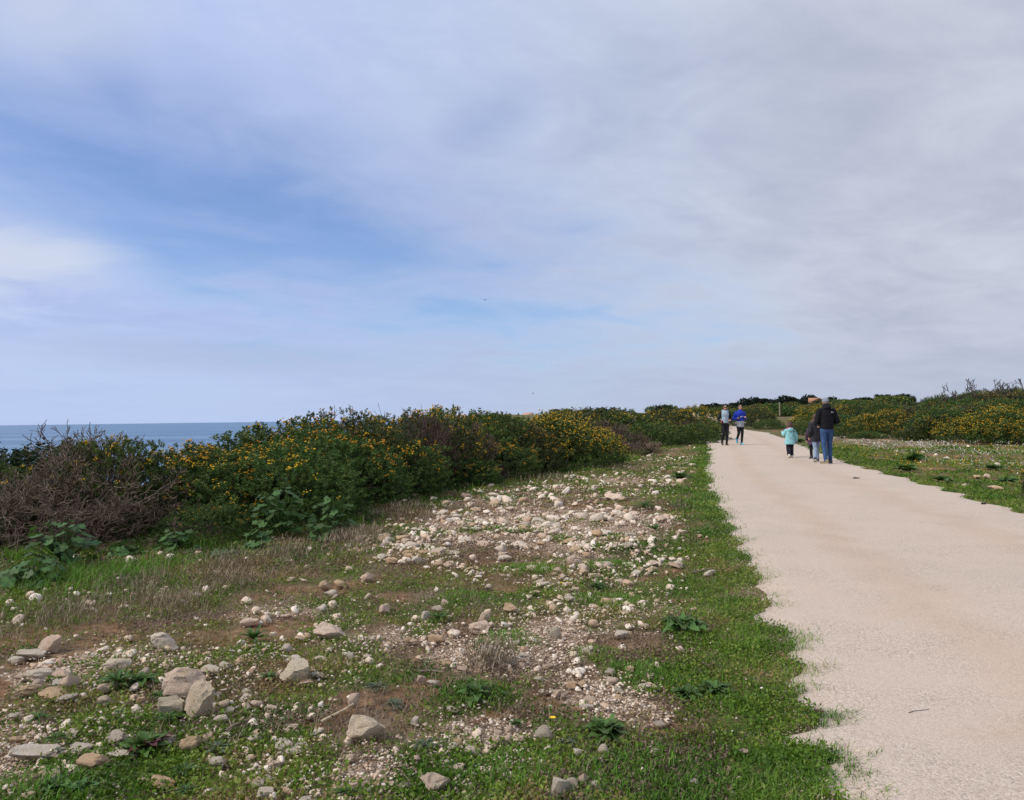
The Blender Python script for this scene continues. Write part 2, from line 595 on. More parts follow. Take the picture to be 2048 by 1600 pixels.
def pebble_mat():
    m, g, b, o = material('pale_gravel')
    c = g.ramp(attr(g, 'rnd'), [(0.0, (0.44, 0.30, 0.195)), (0.3, (0.66, 0.52, 0.395)), (0.75, (0.76, 0.645, 0.525)), (1.0, (0.82, 0.735, 0.63))])
    n = g.noise(wpos(g), 45.0, 4, 0.65)
    c = g.mix(g.m('MULTIPLY', g.ss(n, 0.5, 0.68), 0.5), c, (0.46, 0.36, 0.265))
    g.put(b.inputs['Base Color'], c)
    b.inputs['Roughness'].default_value = 0.95
    b.inputs['Specular IOR Level'].default_value = 0.1
    g.put(b.inputs['Normal'], g.bump(n, 0.6, 0.02))
    return m


M = {}
M['ground'] = ground_mat()
M['path'] = path_mat()
M['sea'] = sea_mat()
M['stone'] = stone_mat()
M['pebble'] = pebble_mat()
M['leaf'] = leaf_mat('medick_leaf', [(0.0, (0.034, 0.062, 0.017)), (0.5, (0.072, 0.125, 0.030)), (0.85, (0.125, 0.195, 0.045)), (1.0, (0.18, 0.235, 0.065))])
M['leaf_olive'] = leaf_mat('olive_leaf', [(0.0, (0.035, 0.048, 0.018)), (0.5, (0.07, 0.09, 0.032)), (1.0, (0.12, 0.14, 0.05))])
M['leaf_dark'] = leaf_mat('dark_leaf', [(0.0, (0.012, 0.026, 0.011)), (0.5, (0.026, 0.048, 0.02)), (1.0, (0.05, 0.08, 0.03))], objvar=0.35)
M['pine_leaf'] = leaf_mat('pine_needles', [(0.0, (0.018, 0.030, 0.022)), (1.0, (0.045, 0.065, 0.045))], objvar=0.2)
M['blossom'] = leaf_mat('yellow_blossom', [(0.0, (0.40, 0.21, 0.014)), (0.5, (0.64, 0.36, 0.018)), (1.0, (0.82, 0.52, 0.04))], transl=0.2, objvar=0.1)
M['twig'] = leaf_mat('grey_brown_twig', [(0.0, (0.042, 0.029, 0.021)), (0.5, (0.105, 0.075, 0.055)), (1.0, (0.235, 0.175, 0.135))], transl=0.0, rough=0.85)
M['bark'] = leaf_mat('dark_bark', [(0.0, (0.05, 0.04, 0.032)), (1.0, (0.12, 0.095, 0.075))], transl=0.0, rough=0.9)
M['grass'] = leaf_mat('green_grass', [(0.0, (0.070, 0.155, 0.014)), (0.45, (0.125, 0.265, 0.020)), (0.8, (0.22, 0.34, 0.04)), (0.93, (0.28, 0.26, 0.08)), (1.0, (0.38, 0.30, 0.14))], objvar=0.0)
M['cover'] = leaf_mat('low_herbs', [(0.0, (0.062, 0.13, 0.014)), (0.35, (0.125, 0.225, 0.022)), (0.65, (0.20, 0.27, 0.04)), (0.85, (0.25, 0.21, 0.075)), (1.0, (0.30, 0.205, 0.11))], objvar=0.0)
M['dry'] = leaf_mat('dry_stems', [(0.0, (0.12, 0.085, 0.058)), (0.5, (0.23, 0.17, 0.12)), (1.0, (0.38, 0.30, 0.22))], transl=0.1, rough=0.85, objvar=0.0)
M['mallow'] = leaf_mat('mallow_leaf', [(0.0, (0.035, 0.08, 0.025)), (0.5, (0.06, 0.125, 0.035)), (1.0, (0.10, 0.18, 0.05))], objvar=0.7)
M['weed'] = leaf_mat('weed_leaf', [(0.0, (0.04, 0.085, 0.022)), (0.5, (0.07, 0.135, 0.032)), (1.0, (0.12, 0.19, 0.05))], objvar=0.9)
M['weed_grey'] = leaf_mat('grey_weed_leaf', [(0.0, (0.06, 0.09, 0.05)), (1.0, (0.13, 0.17, 0.10))], objvar=0.4)
M['weed_red'] = leaf_mat('red_weed_leaf', [(0.0, (0.06, 0.02, 0.02)), (1.0, (0.13, 0.04, 0.035))], objvar=0.4)
M['white_fl'] = leaf_mat('white_petals', [(0.0, (0.50, 0.50, 0.44)), (1.0, (0.75, 0.75, 0.70))], objvar=0.0)


# ------------------------------------------------------------------ ground fields
def fields(x, y):
    """(green, stony) cover of the ground, 0..1"""
    x = np.asarray(x, float); y = np.asarray(y, float)
    L, F_ = xl(y), xf(y)
    dl = L - x
    dr = x - xr(y)
    t = np.clip((x - F_) / np.maximum(L - F_, 0.5), -0.5, 1.2)
    n = fbm(x, y, 1.15, 4, 3)
    nb = fbm(x, y, 0.42, 3, 7)
    nf = fbm(x, y, 3.4, 3, 12)
    left = dl > -0.4
    lo = np.interp(y, [3, 4.5, 5.2, 7, 9, 12, 20, 40], [.2, .30, .40, .46, .38, .18, .2, .3])
    lane = sst(t, lo - 0.12, lo + 0.2) * (1 - sst(t, 0.82, 1.0))
    lane_near = sst(t, 0.05, 0.3) * (1 - sst(t, 0.84, 1.0))
    near = 1 - sst(y, 5.0, 8.0)
    lane = lane * (1 - near) + lane_near * near
    amt = 0.44 + 0.06 * sst(y, 4.5, 8.5)
    stony = lane * (amt + (n - 0.5) * 1.5 + (nb - 0.5) * 0.7 + (nf - 0.5) * 1.1)
    # the lighter gravel patches of the foreground
    for (bx, by, br, w) in PATCHES:
        stony = stony + w * np.exp(-((x - bx) ** 2 + (y - by) ** 2) / (br * br))
    edge = np.exp(-((dl - 0.24) / 0.36) ** 2) * (dl < 1.7)
    lush = (1 - sst(t, 0.16 + 0.14 * sst(y, 9, 6), 0.36 + 0.14 * sst(y, 9, 6))) * (0.75 + 0.6 * (n - 0.5))
    green = np.where(left, 0.72 + (nf - 0.5) * 1.7 + (n - 0.5) * 1.2 - 0.55 * np.clip(stony, 0, 1), 0)
    green = np.maximum(green, edge * np.clip(0.72 + (nf - 0.5) * 2.4 + (fbm(x, y, 1.5, 2, 21) - 0.5) * 3.6, 0, 1.2))
    green = np.maximum(green, np.where(left, lush, 0))
    for (bx, by, br, w) in GREENS:
        green = green + w * np.exp(-((x - bx) ** 2 + (y - by) ** 2) / (br * br))
    # right of the path
    rs = np.clip((nb - 0.36) * 2.6 + (n - 0.5) * 1.5, 0, 1) * 0.8 * sst(dr, 1.2, 2.6)
    rg = np.clip(0.62 + 0.5 * np.exp(-(dr / 0.6) ** 2) + (nf - 0.5) * 1.4 + (nb - 0.5) * 1.2 - 0.5 * rs, 0, 1) * sst(dr, -0.45, 0.05)
    right = dr > -0.3
    stony = np.where(right, rs, stony); green = np.where(right, rg, green)
    onpath = (dl < -0.5) & (dr < -0.4)
    return np.clip(np.where(onpath, 0, green), 0, 1), np.clip(np.where(onpath, 0.9, stony), 0, 1)


PATCHES, GREENS = [], []
for (px, py, rr, w) in [(1090, 1300, 0.42, .7), (950, 1300, 0.3, .5), (1220, 1390, 0.3, .6), (1260, 1430, .22, .5), (985, 1470, 0.26, .7), (1050, 1500, 0.2, .5),
                        (760, 1530, .22, .35), (110, 1340, 0.35, .6), (60, 1500, 0.25, .6), (30, 1430, .2, .4), (560, 1215, .35, .5), (820, 1265, .25, .5),
                        (1150, 1130, .8, .5), (1180, 1040, 1.2, .6), (1000, 1050, 1.3, .5), (1300, 960, 1.3, .6), (1240, 1220, .4, .5), (250, 1320, .2, .4)]:
    p_ = at(px, py) if False else None
    v_ = cam_ray(px, py); s_ = -CAM_H / v_.z
    PATCHES.append((v_.x * s_, v_.y * s_, rr, w))
for (px, py, rr, w) in [(1215, 1195, .28, .8), (930, 1190, .2, .7), (1070, 1138, .3, .7), (1215, 1125, .25, .7), (1000, 1185, .25, .4), (1290, 1345, .2, .7), (1190, 1310, .14, .6),
                        (1050, 1540, .24, .8), (1120, 1440, .2, .5), (950, 1390, .2, .6), (1010, 1285, .2, .6), (240, 1370, .3, .5), (150, 1410, .2, .5), (90, 1580, .25, .6),
                        (430, 1390, .3, .4), (560, 1560, .3, .4), (330, 1520, .25, .5), (1300, 1560, .35, .6), (700, 1330, .3, .4), (820, 1340, .22, .4)]:
    v_ = cam_ray(px, py); s_ = -CAM_H / v_.z
    GREENS.append((v_.x * s_, v_.y * s_, rr, w))


# ------------------------------------------------------------------ ground, path, sea
def build_ground():
    rad = np.concatenate([np.linspace(0.3, 2.4, 12)[:-1], np.geomspace(2.4, 14, 300)[:-1], np.geomspace(14, 60, 130)[:-1], np.geomspace(60, 900, 80)])
    a1 = np.radians(np.linspace(-46, 46, 300))
    a2 = np.radians(np.linspace(46, 314, 70))[1:-1]
    ang = np.concatenate([a1, a2])
    Rr, A = np.meshgrid(rad, ang, indexing='ij')
    X, Y = Rr * np.sin(A), Rr * np.cos(A)
    Z = terrain(X, Y)
    onp = (X > xl(Y) + 0.35) & (X < xr(Y) - 0.4) & (Y < 200)
    Z = Z - 0.02 - 0.03 * onp * np.minimum(1, Rr / 10)
    Gf, Sf = fields(X, Y)
    nr, na = X.shape
    V = np.stack([X.ravel(), Y.ravel(), Z.ravel()], 1)
    i, j = np.meshgrid(np.arange(nr - 1), np.arange(na), indexing='ij')
    j2 = (j + 1) % na
    Fq = np.stack([i * na + j, i * na + j2, (i + 1) * na + j2, (i + 1) * na + j], -1).reshape(-1, 4)[:, ::-1]
    c = len(V)
    V = np.vstack([V, [[0, 0, th(0, 0) - 0.02]]])
    jj = np.arange(na)
    Ft = np.stack([np.full(na, c), (jj + 1) % na, jj], 1)[:, ::-1]
    me = mesh_np('ground', V, [Fq, Ft], {'green': np.append(Gf.ravel(), 0), 'stony': np.append(Sf.ravel(), 0)}, smooth=True)
    tag(add('ground', me, M['ground']), kind='structure')


def build_path():
    ys = np.concatenate([np.linspace(-12, 1.5, 40)[:-1], np.geomspace(1.5, 60, 420)[:-1], np.linspace(60, 190, 90)])
    ts = np.linspace(0, 1, 40)
    Lx, Rx = xl_rag(ys), xr_rag(ys)
    X = Lx[:, None] * (1 - ts) + Rx[:, None] * ts
    Y = np.repeat(ys[:, None], len(ts), 1)
    Z = terrain(X, Y) + 0.004 - 0.03 * (1 - sst(ts, 0, 0.05)) - 0.02 * sst(ts, 0.97, 1)
    Z = Z + 0.006 * np.minimum(np.hypot(X, Y) / 10, 3)
    nr, na = X.shape
    i, j = np.meshgrid(np.arange(nr - 1), np.arange(na - 1), indexing='ij')
    Fq = np.stack([i * na + j, i * na + j + 1, (i + 1) * na + j + 1, (i + 1) * na + j], -1).reshape(-1, 4)
    me = mesh_np('path', np.stack([X.ravel(), Y.ravel(), Z.ravel()], 1), [Fq], {'across': np.tile(ts, nr)}, smooth=True)
    tag(add('path', me, M['path']), kind='structure')


def build_sea():
    rad = np.concatenate([[1.0], np.geomspace(5, 60000, 60)])
    ang = np.linspace(0, 2 * math.pi, 97)[:-1]
    Rr, A = np.meshgrid(rad, ang, indexing='ij')
    X, Y = Rr * np.sin(A) - 20, Rr * np.cos(A)
    na = len(ang)
    i, j = np.meshgrid(np.arange(len(rad) - 1), np.arange(na), indexing='ij')
    j2 = (j + 1) % na
    Fq = np.stack([i * na + j, (i + 1) * na + j, (i + 1) * na + j2, i * na + j2], -1).reshape(-1, 4)[:, ::-1]
    me = mesh_np('sea', np.stack([X.ravel(), Y.ravel(), np.full(X.size, -9.0)], 1), [Fq], smooth=True)
    tag(add('sea', me, M['sea']), kind='structure')


build_ground(); build_path(); build_sea()


# ------------------------------------------------------------------ shrubs
def diamond():
    """a leaf: pointed, slightly folded, along local z, unit length"""
    v = np.array([[0, 0, 0], [0.5, 0.12, 0.5], [0, 0, 1.0], [-0.5, 0.12, 0.5]])
    return v, [np.array([[0, 1, 2, 3]])]


def dirs(n, r, zmin=-1.0):
    z = r.uniform(zmin, 1, n); a = r.uniform(0, 2 * math.pi, n)
    s = np.sqrt(np.maximum(0, 1 - z * z))
    return np.stack([s * np.cos(a), s * np.sin(a), z], 1)


def n3(d, s, seed):
    return (fbm(d[:, 0] * s + 31 + seed, d[:, 1] * s + d[:, 2] * s * 1.3 + 11, 1.0, 2, seed) + fbm(d[:, 2] * s + 7, d[:, 0] * s * 0.8 - d[:, 1] * s + 3, 1.0, 2, seed + 3)) / 2


def dome_points(n, r, seed, zmin=-0.25, lump=0.5, inner=0.35):
    """points in the lumpy outer shell of a unit half dome and their outward directions"""
    d = dirs(n, r, zmin)
    rad = 1.0 + (n3(d, 1.9, seed) - 0.5) * lump * 1.6 + (n3(d, 5.0, seed + 1) - 0.5) * lump * 0.9
    dep = r.random(n) ** 2.2 * inner
    rad = rad * (1 - dep)
    p = d * rad[:, None]
    p[:, 2] = np.where(p[:, 2] < 0, p[:, 2] * 1.0, p[:, 2])
    p[:, 2] = (p[:, 2] + 0.28) / 1.28
    return p, d, dep / max(inner, 1e-6)


def foliage_mesh(name, seed, n_spr, per, leaf_l, leaf_w, spr_l, rx=1.1, h=1.4, lump=0.5, inner=0.4, zmin=-0.25, upw=0.55):
    r = np.random.default_rng(seed)
    p, d, dep = dome_points(n_spr, r, seed, zmin, lump, inner)
    p = p * np.array([rx, rx, h])
    ax = d * np.array([1, 1, 0.8]) + np.array([0, 0, upw]) + r.normal(0, 0.3, (n_spr, 3))
    ax /= np.linalg.norm(ax, axis=1, keepdims=True)
    fr = frames(ax, roll=r.uniform(0, 6.28, n_spr))
    sl = spr_l * r.uniform(0.6, 1.3, n_spr)
    t = r.random((n_spr, per)) ** 0.7
    phi = r.uniform(0, 6.28, (n_spr, per))
    ang = R(28) + r.random((n_spr, per)) * R(55)
    ld = np.stack([np.sin(ang) * np.cos(phi), np.sin(ang) * np.sin(phi), np.cos(ang)], -1)
    base = np.stack([0 * t, 0 * t, t * sl[:, None]], -1)
    base = np.einsum('nij,nkj->nki', fr, base) + p[:, None]
    ldw = np.einsum('nij,nkj->nki', fr, ld)
    nL = n_spr * per
    base = base.reshape(-1, 3); ldw = ldw.reshape(-1, 3)
    ll = leaf_l * r.uniform(0.65, 1.25, nL); lw = leaf_w * r.uniform(0.7, 1.2, nL)
    fm = frames(ldw, roll=r.uniform(0, 6.28, nL)) * np.stack([lw, lw, ll], 1)[:, None, :]
    spr = r.random(n_spr)
    rnd = np.clip(np.repeat(spr * 0.6 + 0.2, per) + r.normal(0, 0.16, nL), 0, 1)
    tv, tf = diamond()
    V, Fs, a = instance_np(tv, tf, fm, base, rnd)
    me = mesh_np(name, V, Fs, {'rnd': a})
    tips = p + ax * sl[:, None]
    return me, p, ax, tips, dep, d


OCT_V = np.array([[1, 0, 0], [-1, 0, 0], [0, 1, 0], [0, -1, 0], [0, 0, 1], [0, 0, -1]], float)
OCT_F = np.array([[0, 2, 4], [2, 1, 4], [1, 3, 4], [3, 0, 4], [2, 0, 5], [1, 2, 5], [3, 1, 5], [0, 3, 5]])


def blossom_mesh(name, seed, tips, d, dep, n, per, r0, spread, zlo=0.1, patchy=0.5):
    r = np.random.default_rng(seed + 50)
    pn = n3(d, 2.2, seed + 9)
    wgt = (dep < 0.45) * np.clip(d[:, 2] * 1.3 - zlo, 0.0, 1.0) * np.clip((pn - 0.5) * 4 * patchy + 0.55, 0.02, 1)
    wgt = wgt / wgt.sum()
    n = min(n, int((wgt > 0).sum()))
    idx = r.choice(len(tips), n, replace=False, p=wgt)
    c = np.repeat(tips[idx], per, 0) + r.normal(0, spread, (n * per, 3))
    c += np.repeat(d[idx] * spread * 0.8, per, 0)
    k = n * per
    s = r0 * r.uniform(0.6, 1.3, k)
    fm = frames(r.normal(0, 1, (k, 3))) * (s[:, None] * r.uniform(0.6, 1.2, (k, 3)))[:, None, :]
    V, Fs, a = instance_np(OCT_V, [OCT_F], fm, c, np.clip(np.repeat(r.random(n), per) * 0.6 + r.random(k) * 0.4, 0, 1))
    return mesh_np(name, V, Fs, {'rnd': a})


def prism_segments(P0, P1, r0, r1, rnd, sides=3):
    """tapered prisms between points"""
    d = P1 - P0
    fr = frames(d + 1e-9)
    a = np.arange(sides) / sides * 2 * math.pi
    ring = np.stack([np.cos(a), np.sin(a), 0 * a], 1)
    A = np.einsum('nij,kj->nki', fr, ring)
    V = np.concatenate([P0[:, None] + A * r0[:, None, None], P1[:, None] + A * r1[:, None, None]], 1)
    n = len(P0)
    k = np.arange(sides); k2 = (k + 1) % sides
    f = np.stack([k, k2, k2 + sides, k + sides], 1)
    Fq = (f[None] + (np.arange(n) * 2 * sides)[:, None, None]).reshape(-1, 4)
    return V.reshape(-1, 3), [Fq], np.repeat(rnd, 2 * sides)


def branch_segments(r, n_main, levels, rx, h, r0, kids=(3, 4), curl=0.35, upw=0.5, base_r=0.18, zfloor=0.05):
    """twiggy shrub skeleton"""
    S = []
    stack = []
    for i in range(n_main):
        a = r.uniform(0, 6.28)
        el = r.uniform(0.15, 1.35)
        d = np.array([math.cos(a) * math.cos(el), math.sin(a) * math.cos(el), math.sin(el)])
        p = np.array([math.cos(a) * base_r * r.random(), math.sin(a) * base_r * r.random(), 0.0])
        L = math.hypot(rx * math.cos(el), h * math.sin(el)) * r.uniform(0.45, 0.6)
        stack.append((p, d, L, r0 * r.uniform(0.7, 1.1), 0))
    while stack:
        p, d, L, rad, lev = stack.pop()
        ns = 3
        q = p; pts = [p]
        for s in range(ns):
            d = d + r.normal(0, curl * 0.45, 3) + np.array([0, 0, upw * 0.12])
            d = d / np.linalg.norm(d)
            q2 = q + d * L / ns
            if q2[2] < zfloor and lev > 0:
                q2[2] = zfloor + 0.02 * r.random(); d[2] = abs(d[2])
            ra, rb = rad * (1 - 0.25 * s / ns), rad * (1 - 0.25 * (s + 1) / ns)
            S.append((q, q2, ra, rb))
            q = q2; pts.append(q)
        if lev < levels:
            for c in range(r.integers(kids[0], kids[1] + 1)):
                f = r.uniform(0.35, 1.0)
                b = pts[min(ns, 1 + int(f * (ns - 0.01)))]
                dd = d + r.normal(0, 0.55, 3) + np.array([0, 0, upw * 0.2])
                dd /= np.linalg.norm(dd)
                stack.append((b, dd, L * r.uniform(0.5, 0.75), rad * 0.58, lev + 1))
    P0 = np.array([s[0] for s in S]); P1 = np.array([s[1] for s in S])
    return P0, P1, np.array([s[2] for s in S]), np.array([s[3] for s in S])


def twig_mesh(name, seed, n_main=16, levels=3, rx=1.1, h=1.25, r0=0.012, rmin=0.0, **kw):
    r = np.random.default_rng(seed)
    P0, P1, a, b = branch_segments(r, n_main, levels, rx, h, r0, **kw)
    a = np.maximum(a, rmin); b = np.maximum(b, rmin)
    V, Fs, at_ = prism_segments(P0, P1, a, b, np.clip(r.random(len(P0)) * 0.7 + 0.3 * (a / a.max() < 0.4), 0, 1))
    return mesh_np(name, V, Fs, {'rnd': at_})


NEAR_Y, FAR_Y = 34, 90
PROTO = {}


def make_proto(key, name, leafmat, seed, lod, flowers, patchy=0.6, lump=0.5, inner=0.4, upw=0.55, twig=True, extra_twig=False, zmin=-0.25):
    """a shrub of radius 1.1 and height about 1.4 standing at the origin, kept out of the scene until copied"""
    spec = {0: (1700, 29, 0.043, 0.015, 0.11), 1: (900, 12, 0.08, 0.036, 0.2), 2: (420, 8, 0.16, 0.085, 0.3)}[lod]
    me, p, ax, tips, dep, d = foliage_mesh('foliage', seed, *spec, lump=lump, inner=inner, upw=upw, zmin=zmin)
    me.materials.append(leafmat)
    parts = [('foliage', me, True)]
    if flowers > 0:
        fs = {0: (flowers, 6, 0.0155, 0.024), 1: (int(flowers * 0.75), 3, 0.021, 0.045), 2: (int(flowers * 0.5), 1, 0.045, 0.06)}[lod]
        fm = blossom_mesh('blossoms', seed, tips, d, dep, *fs, patchy=patchy)
        fm.materials.append(M['blossom'])
        parts.append(('blossoms', fm, True))
    if twig:
        tm = twig_mesh('branches', seed + 7, 12 if lod == 0 else 8, 2 if lod == 0 else 1, 0.85, 0.9, 0.016, rmin=(0.003, 0.008, 0.014)[lod])
        tm.materials.append(M['bark'])
        parts.append(('branches', tm, True))
    if extra_twig:
        tm = twig_mesh('dead_twigs', seed + 8, 11, 3, 1.12, 1.42, 0.011, rmin=(0.0035, 0.008, 0.014)[lod], upw=0.9)
        tm.materials.append(M['twig'])
        parts.append(('dead_twigs', tm, True))
    PROTO[key] = (name, parts)


def make_dead(key, name, seed, lod=0, mat=None, **kw):
    tm = twig_mesh('twigs', seed, rmin=(0.0042, 0.008, 0.016)[lod], **kw)
    tm.materials.append(mat or M['twig'])
    PROTO[key] = (name, [('twigs', tm, True)])


def plant(key, x, y, h, w, label, cat, group=None, rz=None, dz=0.0):
    """stand a copy of a prototype: h metres tall, w metres wide"""
    name, parts = PROTO[key]
    o = empty(name, (x, y, th(x, y) - 0.03 + dz), random.uniform(0, 6.28) if rz is None else rz)
    tag(o, label, cat, group)
    s = w / 2.3
    o.scale = (s, s * random.uniform(0.9, 1.1), h / 1.56)
    for nm, me, stuff in parts:
        c = add(nm, me, None, o)
        if stuff:
            c['kind'] = 'stuff'
    return o


for k in range(2):
    make_proto(f'medick0{k}', 'flowering_shrub', M['leaf'], 20 + k, 0, 170 - 60 * k, patchy=1.6)
make_proto('gold', 'flowering_shrub', M['leaf_olive'], 28, 0, 420, patchy=0.4)
make_proto('green0', 'green_shrub', M['leaf'], 24, 0, 45, patchy=1.0)
make_proto('mixed0', 'flowering_shrub', M['leaf_olive'], 26, 0, 90, patchy=1.5, extra_twig=True, inner=0.5)
for k in range(3):
    make_proto(f'medick1{k}', 'flowering_shrub', M['leaf'] if k < 2 else M['leaf_olive'], 30 + k, 1, (1500, 90, 130)[k], patchy=(1.0, 2.2, 2.2)[k])
make_proto('green10', 'green_shrub', M['leaf'], 34, 1, 40, patchy=1.0)
make_proto('dark10', 'green_shrub', M['leaf_dark'], 35, 1, 0)
make_proto('mixed1', 'flowering_shrub', M['leaf_olive'], 36, 1, 80, patchy=2.0, extra_twig=True, inner=0.5)
make_proto('medick20', 'flowering_shrub', M['leaf_olive'], 40, 2, 150, patchy=1.2)
make_proto('medick21', 'flowering_shrub', M['leaf'], 41, 2, 70, patchy=0.9)
make_proto('dark20', 'green_shrub', M['leaf_dark'], 42, 2, 0)
make_dead('dead0', 'dead_shrub', 50, 0, n_main=26, levels=4, rx=1.25, h=1.35, r0=0.021, kids=(3, 3), upw=0.55)
make_dead('dead1', 'dead_shrub', 51, 1, n_main=22, levels=3, rx=1.2, h=1.4, r0=0.011, upw=0.9)
make_dead('dry1', 'dry_bush', 52, 1, mat=M['dry'], n_main=60, levels=2, rx=1.1, h=1.1, r0=0.007, upw=1.2, base_r=0.7)

# left belt: (prototype, photo column, metres ahead, photo row of the top, width in metres, label)
LEFT = [
    ('green0', 225, 10.2, 860, 1.9, 'round green shrub behind the bare brown twigs, sea on its right'),
    ('dark10', 75, 11.2, 884, 2.4, 'dark green crown behind the topmost bare twigs, against the sea'),
    ('dark10', 0, 10.6, 905, 2.2, 'dark green crown behind the twigs next to the left border'),
    ('green0', -40, 9.6, 905, 1.9, 'green shrub cut by the left picture border behind dead twigs'),
    ('dead0', 150, 9.7, 852, 2.3, 'biggest bare brown twiggy shrub, topmost tips against the sea'),
    ('dead0', 30, 8.9, 935, 2.0, 'bare grey-brown twiggy shrub nearest the left edge of the scene'),
    ('dead0', 265, 9.3, 985, 1.9, 'low bare twiggy shrub leaning right towards the dark flowering shrubs'),
    ('medick00', 425, 11.0, 868, 2.4, 'yellow-flowered shrub right of the gap showing the sea'),
    ('medick01', 540, 10.8, 872, 2.3, 'dark green flowering shrub behind the leafy mallow plants'),
    ('green0', 420, 9.35, 1000, 1.1, 'small dark green shrub low in front of the flowering hedge'),
    ('medick01', 640, 12.4, 828, 2.6, 'tall yellow-dotted shrub where the hedge starts to rise above the horizon'),
    ('mixed0', 715, 13.6, 815, 2.4, 'flowering shrub with dry grey twigs poking from its crown'),
    ('green0', 600, 11.3, 905, 1.8, 'plain dark green shrub at the foot of the tall flowering shrubs'),
    ('medick00', 765, 14.0, 850, 2.3, 'flowering shrub behind the thin white dried stalks'),
    ('medick01', 545, 13.2, 840, 2.0, 'green shrub top catching light just above the sea horizon'),
    ('mixed0', 840, 16.2, 818, 2.8, 'flowering shrub mixed with tall pale dead twigs, mid hedge'),
    ('medick01', 800, 14.9, 905, 1.9, 'low dark shrub with a few flowers in the hedge front'),
    ('medick00', 905, 16.0, 895, 2.1, 'shrub with a low yellow spray near the brown heath'),
    ('dead1', 862, 15.4, 822, 1.5, 'grey dead shrub standing upright inside the flowering hedge'),
    ('medick01', 900, 18.6, 808, 2.7, 'highest flowering shrub of the left hedge against the sky'),
    ('dead1', 945, 16.9, 838, 1.3, 'pale dead shrub between two yellow-flowered shrubs'),
    ('green0', 985, 19.5, 815, 2.3, 'dark green flowerless shrub crown rising above the hedge'),
    ('medick00', 985, 18.0, 868, 2.3, 'broad flowering shrub right of the pale dead shrub'),
    ('mixed0', 1040, 19.6, 840, 2.2, 'twiggy half-dry flowering shrub before the bright yellow one'),
    ('medick10', 1115, 21.4, 828, 2.6, 'brightest yellow shrub at the right end of the near hedge'),
    ('medick10', 1165, 22.6, 850, 2.1, 'rounded yellow shrub ending the near hedge beside the grey bush'),
]
for (k, px, d, top, w, lab) in LEFT:
    x, y, z = at_d(px, d, top)
    plant(k, x, y, max(0.4, z - th(x, y)), w, lab, 'shrub', 'shrubs of the hedge left of the path')
# a second, hidden-foot row keeps the hedge closed
for (k, px, d, top, w, lab) in [('medick11', 500, 13.0, 862, 2.2, 'crown of a green shrub behind the yellow-flowered one by the sea gap'), ('green0', 470, 12.4, 880, 2.0, 'flowerless crown showing just right of the sea gap'),
                                ('medick01', 700, 15.5, 838, 2.2, 'crown behind the flowering shrub with dry twigs on top'), ('green10', 800, 17.5, 835, 2.5, 'plain green crown behind the thin white stalks'),
                                ('medick10', 880, 20, 822, 2.6, 'bright yellow crown behind the tall pale dead twigs'), ('medick11', 955, 21.5, 826, 2.6, 'green crown behind the pale dead shrub of the hedge'),
                                ('green10', 1060, 22.5, 838, 2.6, 'plain green crown behind the half-dry twiggy shrub'), ('medick12', 620, 14.2, 840, 2.0, 'olive crown where the hedge first rises above the sea')]:
    x, y, z = at_d(px, d, top)
    plant(k, x, y, max(0.4, z - th(x, y)), w, lab, 'shrub', 'shrub crowns at the back of the left hedge')

# the second hedge, further along the left of the path
for (k, px, d, top, w, lab) in [
    ('dead1', 1230, 27.0, 850, 2.6, 'pale grey-green wispy bush at the near end of the far left hedge'),
    ('dry1', 1265, 29.0, 868, 2.4, 'low pale dry bush spreading onto the stony strip'),
    ('dead1', 1205, 31.0, 838, 3.0, 'grey wispy bush on the rise behind the bright yellow shrub'),
    ('medick12', 1130, 38.0, 828, 4.2, 'distant yellow-topped shrub peeping over the near hedge'),
    ('medick12', 1190, 40.0, 818, 4.4, 'yellow-topped shrub on the crest, left of the far hedge'),
    ('green10', 1300, 34.0, 845, 2.6, 'dark green shrub at the front of the far left hedge'),
    ('medick11', 1255, 38.0, 822, 4.0, 'broad green shrub with yellow crown behind the wispy bush'),
    ('medick12', 1330, 40.0, 820, 4.0, 'wide yellow-crowned shrub in the middle of the far left hedge'),
    ('green10', 1345, 35.5, 850, 2.6, 'round green shrub low beside the path bend'),
    ('medick10', 1385, 42.0, 815, 3.4, 'tallest yellow shrub where the path disappears'),
    ('green10', 1392, 36.5, 846, 1.9, 'dark green shrub touching the path edge left of the runners'),
    ('dead1', 1370, 37.5, 838, 1.6, 'greyish dry shrub inside the far left hedge'),
    ('medick11', 1402, 40.0, 835, 2.0, 'green shrub next to the path behind the two runners'),
]:
    x, y, z = at_d(px, d, top)
    plant(k, x, y, max(0.4, z - th(x, y)), w, lab, 'shrub', 'shrubs of the far hedge left of the path')

